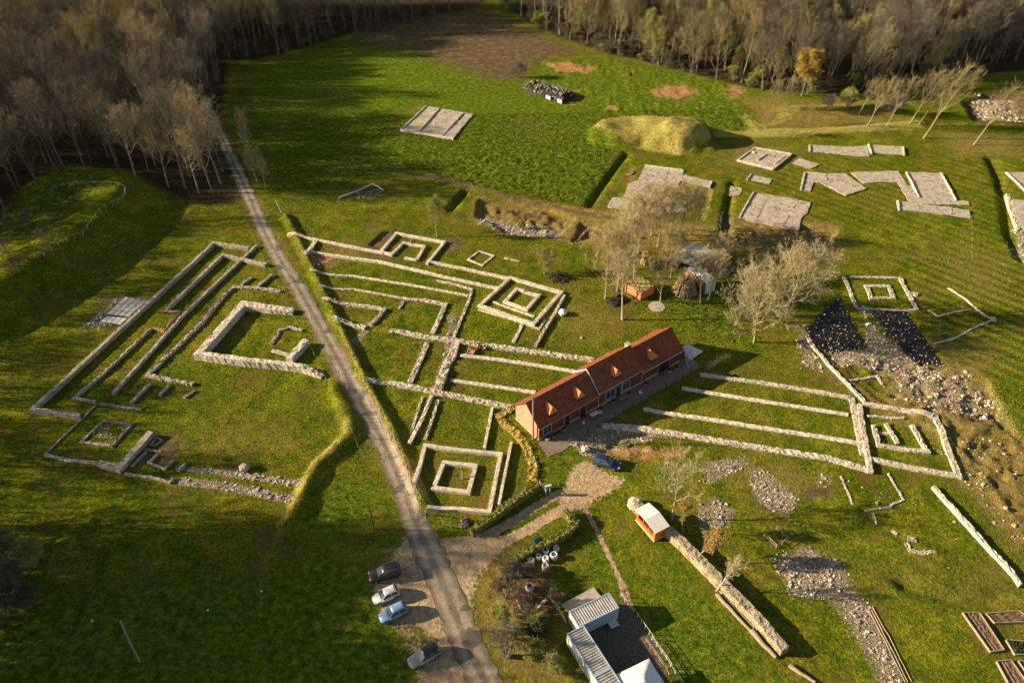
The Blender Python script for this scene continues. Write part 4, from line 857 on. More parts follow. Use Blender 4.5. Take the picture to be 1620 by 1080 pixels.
scr = Tree(71, 3.6, .1, .55, 16, 6, 5, 8, .03, .45, .3, .07, 0, .08, multi=4).make('scrub_bush', M['bark'], M['twig'])
scg = Tree(72, 3.2, .1, .55, 16, 6, 5, 8, .03, .4, .3, .07, 2, .09, multi=4).make('scrub_bush', M['bark'], M['twigpale'], M['leaf'])
SB = [(810, 915, 1.0, 0, 'brown scrub bush nearest the gravel junction'), (836, 910, .65, 0, 'brown scrub bush below the group of white sacks'), (862, 935, .6, 0, 'brown scrub bush right of the lone white sack'), (800, 945, 1.05, 0, 'brown scrub bush on the verge left of the lone white sack'),
      (832, 968, 1.05, 0, 'brown scrub bush in the middle of the thicket'), (875, 955, .8, 0, 'brown scrub bush under the arching trunk'), (790, 985, .9, 1, 'greenish scrub bush between road and thicket'), (850, 990, .9, 1, 'greenish scrub bush left of the dark evergreen'),
      (815, 1010, .9, 1, 'greenish scrub bush beside the many stemmed trunk'), (845, 1040, .9, 1, 'greenish scrub bush near the bottom edge'), (885, 1065, .8, 1, 'greenish scrub bush beside the white cabin wall'), (870, 905, .3, 0, 'low brown scrub at the upper end of the thicket'),
      (20, 880, 1.5, 1, 'green scrub bush at the far left edge'), (60, 890, 1.3, 1, 'green scrub bush beside the small dark bank'), (30, 930, 1.6, 0, 'brown scrub bush at the lower left edge'), (10, 975, 1.5, 0, 'brown scrub bush lowest at the left edge'), (50, 960, 1.1, 0, 'brown scrub bush right of the lower left clump'),
      (1310, 175, 1.2, 0, 'brown bush in the hollow behind the yellow bank'), (1410, 180, 1.6, 0, 'brown bush between two leaning trees'), (1340, 170, 1.4, 1, 'greenish bush near the wood edge in the hollow'), (825, 362, .6, 1, 'tiny bush beside the stony pit'), (822, 122, 1.2, 0, 'dark bush at the tip of the green field')]
for a, b, s_, g, lb in SB: plant(scg if g else scr, (a, b), lb, 'bush', sc=s_)
plant(Tree(73, 6.5, .25, .45, 14, 6, 5, 6, .035, .6, .4, .24, multi=4).make('many_stemmed_tree', M['bark'], M['twig']), (803, 1038), 'many stemmed bare tree at the bottom right of the road', sc=1.0)
plant(Tree(74, 4.2, .3, .4, 10, 5, 4, 5, .03, .5, .4, .07, 1, .08).make('sapling', M['barkpale'], M['twigpale'], M['leaf']), (872, 1066), 'thin leafy sapling left of the long white cabin', 'sapling')
# ------------------------------------------------------------------ gravel beds of the rebuilt floor plans
PADS = []
def pad(px, label, h=.22, lines=(), rims=(), patches=(), m='pad', name='gravel_bed', cat='foundation'):
    P0 = gp(px, h); P = []; rj = random.Random(int(px[0][1]))
    for a, b in zip(P0, P0[1:]+P0[:1]):
        k = max(1, int(np.hypot(*(b-a))/.9))
        for j in range(k): q = a+(b-a)*j/k; P.append((q[0]+rj.uniform(-.13, .13)*(j > 0), q[1]+rj.uniform(-.13, .13)*(j > 0))); X_, Y_, _ = rand_in([np.array(q) for q in P], 120, random.Random(1)); X_ = np.append(X_, [q[0] for q in P]); Y_ = np.append(Y_, [q[1] for q in P]); z = float(hfun(X_, Y_).max())-.10
    PADS.append([np.array(q) for q in P]); root = empty(name, (0, 0, 0)); mb = MB(); mb.prism(P, z-.5, z+h); mb.build('bed', M[m], root)
    rg = random.Random(int(px[0][0])); 
    if rims:
        for r in rims:
            k = MB(); wall_mesh(k, [(q[0], q[1], 0) for q in gp(r, h+.1)], .35, h+.22, .03, world=True); k.build('kerb', M['cream'], root)
    if lines:
        k = MB(); pts = []
        for l in lines:
            Q = gp(l, h)
            for a, b in zip(Q[:-1], Q[1:]):
                L = np.hypot(*(b-a))
                for i in range(int(L/.28)):
                    if rg.random() < .75: q = a+(b-a)*rg.random(); pts.append((q[0]+rg.uniform(-.2, .2), q[1]+rg.uniform(-.2, .2), z+h))
        stones(k, pts, .08, .2, rg); tag(k.build('stone_line', M['grey'], root), kind='stuff')
    for pp in patches:
        k = MB(); k.prism([tuple(q) for q in gp(pp, h)], z, z+h+.006); k.build('clay_patch', M['brickrubble'], root)
    return tag(root, label, cat)
pad([(674, 168), (749, 181), (717, 219), (634, 206)], 'lone pale slab in three bays in the upper green field', .3, [[(695, 172), (661, 210)], [(733, 179), (699, 215)]], [[(674, 168), (634, 206)], [(634, 206), (717, 219)], [(695, 172), (661, 210)], [(733, 179), (699, 215)]])
pad([(1020, 262), (1081, 270), (1079, 282), (1062, 312), (1085, 319), (1086, 336), (1048, 337), (1028, 337), (961, 327), (968, 313), (986, 312), (995, 290), (1010, 284)], 'large stepped gravel floor plan left of the golden trees', .2,
    [[(1017, 276), (1052, 280)], [(1010, 289), (1048, 294)], [(1000, 301), (1042, 306)], [(985, 313), (1035, 318)], [(1056, 273), (1051, 285), (1042, 308), (1029, 335)], [(1062, 312), (1052, 335)]], [[(1020, 262), (1081, 270)]], [[(999, 318), (1011, 319), (1005, 331), (995, 329)]])
pad([(1081, 276), (1127, 287), (1123, 297), (1077, 286)], 'pale strip bed joined to the right of the large stepped floor plan', .18, rims=[[(1126, 287), (1122, 297)]])
pad([(1194, 234), (1252, 244), (1223, 268), (1167, 254)], 'gravel bed with small dark rooms, nearest the mown mound', .3, [[(1210, 245), (1198, 254)], [(1230, 243), (1220, 252)]], [[(1194, 234), (1167, 254)], [(1167, 254), (1223, 268)], [(1223, 268), (1252, 244)], [(1194, 234), (1252, 244)], [(1211, 245), (1198, 254)], [(1190, 240), (1194, 243)], [(1242, 247), (1225, 260)]])
pad([(1265, 250), (1297, 260), (1282, 267), (1252, 258)], 'small plain gravel bed right of the one with dark rooms', .2)
pad([(1281, 229), (1350, 232), (1372, 229), (1376, 247), (1360, 247), (1281, 239)], 'long thin gravel bed with a pointed top corner', .2, [[(1310, 236), (1350, 238)]], [[(1281, 229), (1281, 239)]])
pad([(1374, 228), (1429, 232), (1431, 245), (1378, 241)], 'rectangular gravel bed at the right end of the long thin one', .2, rims=[[(1374, 228), (1379, 243)], [(1429, 232), (1431, 245)]])
pad([(1188, 276), (1221, 283), (1217, 291), (1182, 284)], 'short narrow gravel bed above the large square one', .2, rims=[[(1188, 276), (1182, 284)]])
pad([(1156, 294), (1174, 297), (1170, 308), (1154, 306)], 'smallest gravel bed, square, at the top of the ditch', .18, [[(1160, 297), (1168, 304)]])
pad([(1192, 304), (1238, 311), (1282, 320), (1278, 335), (1267, 346), (1264, 361), (1215, 352), (1170, 343)], 'large square gravel bed above the trampled brown pit', .25, [[(1214, 309), (1196, 348)], [(1262, 317), (1238, 356)], [(1216, 328), (1250, 334)]], [[(1192, 304), (1170, 343)]])
pad([(1273, 273), (1305, 275), (1337, 274), (1371, 298), (1338, 309), (1298, 289), (1287, 288), (1282, 302), (1267, 300)], 'gravel bed with a slanting arrow shaped end', .2, [[(1305, 275), (1309, 290)], [(1320, 280), (1350, 295), (1365, 300)], [(1309, 290), (1325, 284)]], [[(1273, 273), (1267, 300)], [(1273, 273), (1306, 276)]])
pad([(1346, 272), (1417, 270), (1426, 288), (1395, 287), (1366, 290)], 'gravel bed wedged between the arrow shaped and the spotted bed', .2, [[(1375, 285), (1412, 284)]])
pad([(1434, 272), (1489, 273), (1512, 316), (1532, 318), (1534, 324), (1440, 321), (1421, 290), (1417, 270), (1421, 270), (1437, 294), (1444, 293)], 'gravel bed spotted with dark weeds', .2, [[(1440, 300), (1454, 313)], [(1490, 295), (1493, 308)], [(1450, 316), (1510, 318)]], [[(1434, 272), (1454, 312)], [(1489, 273), (1513, 317)]])
pad([(1420, 317), (1460, 322), (1534, 332), (1536, 344), (1455, 334), (1423, 332)], 'long narrow gravel bed below the spotted one', .2, [[(1452, 322), (1454, 332)], [(1505, 328), (1505, 340)]], [[(1420, 317), (1423, 332)]])
pad([(1592, 272), (1625, 273), (1625, 305)], 'triangular piece of gravel bed at the right edge', .2, rims=[[(1592, 272), (1625, 305)]])
pad([(1601, 314), (1625, 316), (1625, 362), (1613, 357)], 'gravel bed beside the curved ditch at the right edge', .2, rims=[[(1592, 305), (1610, 362)]])
# old foundations near the slabs
wall([(1003, 270), (998, 275), (990, 275)], .5, .4, 'scrap of old wall beside the large stepped floor plan', 'grey', .08, ts=3, name='stone_scrap', cat='stones')
wall([(1595, 306), (1602, 335), (1612, 362)], .9, .5, 'rough old wall on the lip of the curved ditch at the right edge', 'flint', .12, ts=4)
wall([(905, 383), (933, 353), (970, 364), (1012, 374)], .7, .8, 'reddish retaining wall around the small dark pit', 'brickrubble', .08, ts=1)
wall([(1140, 372), (1139, 352), (1143, 335)], .4, .6, 'leaning board edge of the trampled brown pit', 'wooddark', .05, name='retaining_board', cat='retaining board')

# rubble fields
rubble([(757, 338), (800, 345), (850, 352), (905, 365), (880, 378), (800, 370), (752, 350)], 2.6, .18, .42, 'loose white flint in the long stony pit', clump=.2)
rubble([(1226, 888), (1250, 875), (1275, 866), (1325, 885), (1365, 950), (1440, 1090), (1400, 1090), (1320, 950), (1255, 940), (1245, 920)], 7, .10, .26, 'wide spread of pale flint between the thick wall and the planted beds')
rubble([(1188, 735), (1210, 745), (1262, 785), (1245, 820), (1235, 810), (1203, 795), (1190, 765)], 6, .10, .25, 'wedge of pale flint below the big parallel walls')
rubble([(1105, 745), (1125, 728), (1180, 722), (1180, 735), (1130, 762), (1112, 762)], 6, .10, .25, 'band of flint at the end of the brown bank')
rubble([(1105, 800), (1130, 788), (1162, 805), (1155, 830), (1112, 840)], 6, .12, .28, 'patch of flint right of the trees by the kiosk')
rubble([(910, 700), (935, 668), (1000, 673), (1055, 688), (1060, 702), (980, 702), (935, 718)], 5, .10, .25, 'grey rubble in shadow in front of the terrace', clump=.3)
rubble([(1300, 556), (1373, 550), (1372, 490), (1345, 475), (1450, 575), (1495, 585), (1500, 600), (1400, 592), (1320, 572)], 4, .12, .3, 'mixed rubble between the two dark sheets', clump=.2)
rubble([(1400, 590), (1535, 590), (1590, 665), (1490, 655), (1420, 635)], 2.2, .12, .36, 'broken stones on the brown slope above the big temple', clump=.2)
rubble([(1258, 505), (1290, 530), (1300, 590), (1268, 580), (1262, 540)], 3, .15, .35, 'loose stones below the big round tree', clump=.2)
rubble([(1545, 150), (1610, 155), (1625, 190), (1545, 185)], 2, .2, .45, 'stones in the pit at the upper right corner', clump=.2)
rubble([(1600, 362), (1625, 362), (1625, 415), (1608, 400)], 3, .15, .4, 'rough stones inside the curved ditch at the right edge')
rubble([(1141, 355), (1200, 350), (1320, 365), (1310, 393), (1200, 400), (1140, 388)], .35, .12, .3, 'scattered stones in the trampled brown pit', clump=.3)
rubble([(1510, 760), (1545, 740), (1620, 830), (1620, 900)], 1.2, .10, .3, 'scattered stones right of the lone pale wall', clump=.3)
rubble([(1330, 760), (1410, 755), (1600, 860), (1480, 910)], .12, .10, .25, 'odd stones dotted over the lower right grass')
rubble([(1255, 785), (1300, 752), (1325, 757), (1300, 775), (1265, 790)], 4, .10, .25, 'stones beside the dark earth hollow')
rubble([(905, 690), (903, 705), (925, 718), (930, 715), (915, 700)], 5, .18, .32, 'kerb of round stones near the navy car')
rubble([(925, 713), (970, 722), (1060, 730), (1060, 734), (965, 727), (922, 718)], 7, .14, .22, 'row of small white stones above the navy car')
rubble([(1460, 705), (1560, 690), (1620, 720), (1620, 760), (1530, 740)], 1.0, .1, .3, 'stones strewn on rough ground beyond the big temple', clump=.3)
def boulder(px, r, label, m='cream', sq=.75):
    rg = random.Random(int(px[0])); mb = MB(); n = 7; v = []
    for i in range(1, n):
        for j in range(10):
            a = math.pi*i/n; b = 2*math.pi*j/10; q = r*rg.uniform(.85, 1.12); v.append((q*math.sin(a)*math.cos(b), q*math.sin(a)*math.sin(b), q*sq*math.cos(a)))
    f = [((i*10+j), (i*10+(j+1) % 10), ((i+1)*10+(j+1) % 10), ((i+1)*10+j))[::-1] for i in range(n-2) for j in range(10)]
    f += [tuple(range(10)), tuple(range((n-2)*10, (n-1)*10))[::-1]]
    mb.add(v, f); o = mb.build('boulder', M[m]); p = G(*px); o.location = (p.x, p.y, p.z+r*sq*.7); return tag(o, label, 'boulder')
boulder((890, 497), .85, 'white boulder by the slanting wall of the framed temple', 'white')
boulder((926, 712), .7, 'rounded boulder at the corner of the row of small stones')
boulder((388, 742), .9, 'pale boulder above the upper flint strip', 'grey')
boulder((1005, 801), 1.3, 'knobbly boulder heap at the end of the golden wall by the kiosk', 'flint', .6)
boulder((920, 535), .25, 'small stone alone on the grass behind the house')
boulder((757, 847), .4, 'small stone on the verge by the gravel junction', 'grey')

# ------------------------------------------------------------------ terrace and red roofed house
hA = G0(852.5, 697); hC = G0(1077, 571); hd = (hC-hA)/np.hypot(*(hC-hA)); hang = math.atan2(hd[1], hd[0]); hn = np.array((-hd[1], hd[0]))
HZ = hz(*hA)-.05
def hloc(px, py, z):             # photo point on the front wall plane -> local x
    best = None
    for i in range(0, 360):
        x = i*.1; q = hA+hd*x; w_ = Vector((q[0], q[1], HZ+z-H)); d = w_.dot(_F); u = 810+FPX*w_.dot(CX)/d
        if best is None or abs(u-px) < best[0]: best = (abs(u-px), x)
    return best[1]
L = 31.6; Wd = 6.2
house = empty('brick_house', (hA[0], hA[1], HZ), hang)
tag(house, 'long red brick house with orange tiled roof and four dormers', 'house')
x1 = hloc(947, 0, 3.5); x2 = hloc(1014, 0, 3.7)
SEC = [(0, x1, 3.35, 6.1), (x1, x2, 3.8, 6.65), (x2, L, 3.1, 5.75)]
print('HOUSE', x1, x2, L)
for k, (a, b, ze, zr) in enumerate(SEC):
    mb = MB(); a_ = a+(.003 if k else 0)
    mb.box(a_, b, 0, Wd, -.6, ze)
    mb.add([(a_, 0, ze), (a_, Wd, ze), (a_, Wd/2, zr-.06), (b, 0, ze), (b, Wd, ze), (b, Wd/2, zr-.06)], [(0, 2, 1), (3, 4, 5)])
    mb.build('wall', M['bricks'], house)
    # roof: two thick slopes with overhang
    mb = MB(); ov = .35; sl_ = (zr-ze)/(Wd/2); xa, xb = a-(.25 if k == 0 else -.0 if k == 2 else .12), b+(.25 if k == 2 else .12 if k == 1 else 0)
    for sgn in (0, 1):
        y0, y1 = (-ov, Wd/2) if not sgn else (Wd+ov, Wd/2)
        z0 = ze-ov*sl_; t = .12
        # tile slope modelled flat then tilted so its own coordinates follow the slope
        ln = math.hypot(y1-y0, zr-z0); r = MB(); nxs = max(2, int((xb-xa)/.9)); rg = random.Random(k*2+sgn)
        v = []; f = []
        for i in range(nxs+1):
            for j in range(7): v.append((xa+(xb-xa)*i/nxs, ln*j/6, t+(rg.uniform(-.03, .03) if 0 < j < 6 else 0)-.05*math.sin(math.pi*j/6)))
        for i in range(nxs):
            for j in range(6): f.append((i*7+j, (i+1)*7+j, (i+1)*7+j+1, i*7+j+1))
        r.add(v, f); r.box(xa, xb, 0, ln, -.02, t-.06)
        o = r.build('roof_slope', M['tiles'], house)
        an = math.atan2(zr-z0, abs(y1-y0))
        if not sgn: o.location = (0, y0, z0); o.rotation_euler = (an, 0, 0)
        else: o.location = (xa+xb, y0, z0); o.rotation_euler = (an, 0, math.pi)
    mb = MB(); mb.tube([(xa, Wd/2, zr+.10), (xb, Wd/2, zr+.10)], .13, 6); mb.build('ridge', M['tiles'], house)
    mb = MB(); mb.tube([(xa, -ov-.05, ze-ov*sl_-.02), (xb, -ov-.05, ze-ov*sl_-.02)], .07, 6); mb.build('gutter', M['chrome'] if k else M['metal'], house)
mb = MB(); mb.box(-.02, L+.02, -.035, -.002, -.6, .55); mb.build('plinth', M['plinth'], house)
# pale gable
mb = MB(); mb.add([(-.012, -.0, -.6), (-.012, Wd, -.6), (-.012, Wd, 3.35), (-.012, Wd/2, 6.05), (-.012, 0, 3.35), (-.003, 0, -.6), (-.003, Wd, -.6), (-.003, Wd, 3.35), (-.003, Wd/2, 6.05), (-.003, 0, 3.35)], [(0, 4, 3, 2, 1), (5, 6, 7, 8, 9), (0, 5, 9, 4), (4, 9, 8, 3), (3, 8, 7, 2), (2, 7, 6, 1), (1, 6, 5, 0)])
mb.build('gable_wall', M['gable'], house)
mb = MB(); mb.box(-.14, -.016, -.02, Wd+.02, -.6, .45); mb.build('plinth', M['plinth'], house)
mb = MB(); mb.box(x2+.002, x2+.10, -.2, Wd+.2, 3.0, 3.55); mb.add([(x2+.002, -.3, 3.3), (x2+.002, Wd+.3, 3.3), (x2+.002, Wd/2, 6.5), (x2+.13, -.3, 3.3), (x2+.13, Wd+.3, 3.3), (x2+.13, Wd/2, 6.5)], [(0, 2, 1), (3, 4, 5), (0, 3, 5, 2), (1, 2, 5, 4)]); mb.build('step_wall', M['bricks'], house)
# verge boards where the roof steps, chimney
mb = MB()
for s_ in (0, 1):
    y0, y1 = (-.38, Wd/2) if not s_ else (Wd+.38, Wd/2); sl2 = (6.55-3.75)/(Wd/2); z0 = 3.75-.38*sl2
    mb.add([(x1-.16, y0, z0+.15), (x1-.02, y0, z0+.15), (x1-.02, y1, 6.72), (x1-.16, y1, 6.72), (x1-.16, y0, z0-.15), (x1-.02, y0, z0-.15), (x1-.02, y1, 6.42), (x1-.16, y1, 6.42)],
           [(0, 1, 2, 3), (7, 6, 5, 4), (0, 3, 7, 4), (1, 5, 6, 2), (0, 4, 5, 1), (3, 2, 6, 7)])
mb.build('verge', M['offwhite'], house)
mb = MB(); mb.box(x2-.55, x2+.1, Wd/2-.1, Wd/2+.75, 5.4, 7.1); mb.box(x2-.62, x2+.17, Wd/2-.17, Wd/2+.82, 7.0, 7.12); mb.build('chimney', M['plinth'], house)
for (px, py) in ((877, 657), (921, 632), (979, 597), (1037, 568)):
    x = hloc(px, py, 4); k = 0 if x < x1 else 1 if x < x2 else 2; ze, zr = SEC[k][2:]; sl_ = (zr-ze)/(Wd/2)
    yf = .25; zb = ze+yf*sl_+.05; hw = .72; zt = zb+1.55; yb = (zt+.25-ze)/sl_
    d = MB(); d.box(x-hw, x+hw, yf, yf+.9, zb-.2, zb+.82); dd = d.build('dormer', M['bricks'], house)
    r = MB(); rz_ = zt+.30; yr = (rz_-ze)/sl_; yh = (zb+.82-ze)/sl_
    r.add([(x-hw-.15, yf-.12, zb+.76), (x+hw+.15, yf-.12, zb+.76), (x, yf+.25, rz_), (x, yr+.1, rz_), (x-hw-.15, yh+.2, zb+.76), (x+hw+.15, yh+.2, zb+.76)],
          [(0, 1, 2), (0, 2, 3, 4), (1, 5, 3, 2), (0, 4, 5, 1), (4, 3, 5)]); r.build('dormer_roof', M['orangebrick'], dd)
    g = MB(); g.box(x-hw+.16, x+hw-.16, yf-.03, yf+.02, zb-.05, zb+.55); g.build('window_pane', M['wglass'], dd)
    g = MB(); g.box(x-hw-.05, x+hw+.05, yf-.22, yf-.032, zb-.22, zb-.1); g.build('window_sill', M['metal'], dd)
def opening(x, wdt, z0, z1, kind):
    o = MB(); o.box(x-wdt/2, x+wdt/2, -.05, .03, z0, z1); op = o.build(kind, M['dark'] if kind != 'window' else M['wglass'], house)
    f = MB(); fr = .1
    for a, b, c, e in ((x-wdt/2-fr, x-wdt/2, z0, z1), (x+wdt/2, x+wdt/2+fr, z0, z1), (x-wdt/2-fr, x+wdt/2+fr, z1, z1+fr)): f.box(a, b, -.09, .02, c, e)
    if kind == 'window': f.box(x-.035, x+.035, -.075, -.052, z0, z1); f.box(x-wdt/2-fr, x+wdt/2+fr, -.16, -.04, z0-.1, z0)
    f.build('door_frame' if kind != 'window' else 'window_frame', M['frame'] if kind == 'window' else M['wood'], op)
for px, wdt, z0, z1, kd in ((866, 1.5, .9, 2.4, 'window'), (897, 1.1, 0, 2.3, 'door'), (922, 1.2, 0, 2.4, 'door'), (965, 1.9, .95, 2.5, 'window'), (978, 1.0, 0, 2.4, 'door'), (990, 1.5, .95, 2.5, 'window'), (1050, 2.6, 0, 2.85, 'barn_door')):
    opening(hloc(px, 0, 1.4), wdt, z0, z1, kd)
for px in (946, 983, 1015):
    x = hloc(px, 0, 2); m_ = MB(); m_.tube([(x, -.12, .1), (x, -.12, 3.2)], .05, 5); m_.build('drainpipe', M['offwhite'], house)
# terrace
ter = MB(); ter.prism([(-.9, -3.6), (1.6, -4.1), (8, -3.35), (20, -3.25), (L+1.5, -3.2), (L+2.6, -1.6), (L+1.2, .0), (L, -.04), (0, -.04), (-.4, -.6)], -.7, .12)
t_ = ter.build('terrace', M['concrete']); t_.location = house.location; t_.rotation_euler = house.rotation_euler; tag(t_, kind='structure')
# railing along the terrace
rail = empty('terrace_fence', (hA[0], hA[1], HZ), hang); tag(rail, 'low dark post fence along the outer edge of the terrace', 'fence')
for i in range(15):
    x = 3.5+i*1.95; p = MB(); p.box(x-.06, x+.06, -3.44, -3.32, -.3, 1.15); p.build('post', M['wooddark'], rail)
for z in (.55, 1.0):
    p = MB(); p.tube([(3.5+j*1.95/2, -3.38, z-(.05 if j % 2 else 0)) for j in range(29)], .022, 4); p.build('rope', M['wooddark'], rail)
def hpt(x, y, z=0.12): q = hA+hd*x+hn*y; return (q[0], q[1], HZ+z)
# things standing along the front
rg = random.Random(4)
POTS = [(1.2, -.7, .5, 'grey round pot at the left end of the house front'), (2.4, -.8, .4, 'reddish pot under the left window'), (3.3, -.8, .35, 'small reddish pot right of the left window'), (4.6, -.75, .4, 'planted pot left of the first door'), (8.9, -.7, .4, 'planted pot right of the first door'),
        (12.6, -.7, .35, 'planted pot beside the second door'), (15.2, -.75, .4, 'planted pot left of the middle window'), (18.6, -.8, .35, 'planted pot between door and right window'), (22.5, -.8, .4, 'planted pot left of the barn door'), (28.2, -.9, .5, 'large pale pot right of the barn door'), (29.6, -1.0, .45, 'large pot near the blue ladder rack')]
for i, (x, y, r, lb) in enumerate(POTS):
    o = empty('plant_pot', hpt(x, y), hang); tag(o, lb, 'plant pot', 'pots along the house front')
    p = MB(); p.tube([(0, 0, 0), (0, 0, r*.5), (0, 0, r)], [r*.6, r*.8, r*.85], 10); p.build('pot', M['plinth'] if i % 3 == 0 else M['orangebrick'], o)
    p = MB()
    for k in range(60):
        a = rg.uniform(0, 6.28); e = rg.uniform(.2, 1.3); l = r*rg.uniform(.6, 1.5); t = Vector((math.cos(a)*math.cos(e), math.sin(a)*math.cos(e), math.sin(e)))*l+Vector((0, 0, r)); s_ = t.cross(Vector((0, 0, 1))).normalized()*.06
        p.add([(0, 0, r), t*.7+s_, t, t*.7-s_], [(0, 1, 2, 3)])
    p.build('plant', M['evergreen'], o)
def table(x, y, lb, m):
    o = empty('table', hpt(x, y), hang); tag(o, lb, 'table'); p = MB(); p.box(-.8, .8, -.4, .4, .70, .75); p.build('tabletop', M[m], o)
    for a in (-.7, .7):
        for b in (-.33, .33): p = MB(); p.box(a-.03, a+.03, b-.03, b+.03, 0, .70); p.build('leg', M['wooddark'], o)
table(10.6, -1.3, 'dark table with white top in front of the second door', 'white')
table(17.0, -1.3, 'low grey table in front of the middle window', 'concrete')
def chair(x, y, rz, lb):
    o = empty('white_chair', hpt(x, y), hang+rz); tag(o, lb, 'chair'); p = MB(); p.box(-.22, .22, -.22, .22, .42, .46); p.build('seat', M['white'], o)
    p = MB(); p.box(-.22, .22, .19, .22, .46, .9); p.build('backrest', M['white'], o)
    for a in (-.2, .2):
        for b in (-.2, .2): p = MB(); p.box(a-.02, a+.02, b-.02, b+.02, 0, .42); p.build('leg', M['white'], o)
chair(11.8, -1.5, 1.2, 'white chair at the right of the white topped table'); chair(8.0, -1.6, 2.4, 'white chair alone on the terrace left of the white topped table')
chair(20.3, -2.0, .4, 'small white chair on the terrace opposite the fence')
# utility pole in front of the gable
pole = empty('utility_pole', G(843.5, 695)); tag(pole, 'tall wooden utility pole beside the pale gable of the house', 'pole')
p = MB(); p.tube([(0, 0, -.5), (0, 0, 4.5), (-.0, .1, 9.6)], [.17, .14, .10], 8); p.build('post', M['wood'], pole)
p = MB(); p.tube([(.16, 0, .2), (.14, .05, 8.9)], .035, 5); p.build('cable_duct', M['metal'], pole)
p = MB(); p.box(-.2, .2, 0, .18, 9.25, 9.45); p.build('bracket', M['metal'], pole)
# white tipped sheet and ladder rack at the right end
q = [tuple(G0(a, b, .9)) for a, b in ((1080, 543), (1088, 541), (1112, 556), (1091, 569))]
zz = hz(*q[0]); o = MB(); o.prism(q, [zz+.7, zz+.9, zz+.35, zz+.1], [zz+.82, zz+1.02, zz+.47, zz+.22]); 
tag(o.build('tarpaulin', M['whitecloth']), 'pale sheet spread on the ground past the right end of the house', 'sheet')
o = empty('ladder_rack', hpt(L+.7, -1.3), hang); tag(o, 'blue grey slatted rack leaning on the right end of the house', 'rack')
for a in (-.7, .7): p = MB(); p.add([(a-.04, -.9, 0), (a+.04, -.9, 0), (a+.04, .5, 2.6), (a-.04, .5, 2.6), (a-.04, -.8, 0), (a+.04, -.8, 0), (a+.04, .6, 2.6), (a-.04, .6, 2.6)], [(0, 1, 2, 3), (7, 6, 5, 4), (0, 3, 7, 4), (1, 5, 6, 2), (3, 2, 6, 7), (0, 4, 5, 1)]); p.build('upright', M['bluegrey'], o)
for i in range(7): t = (i+.5)/7; p = MB(); p.box(-.66, .66, -.87+1.4*t, -.83+1.4*t, 2.6*t-.06, 2.6*t+.06); p.build('slat', M['bluegrey'], o)

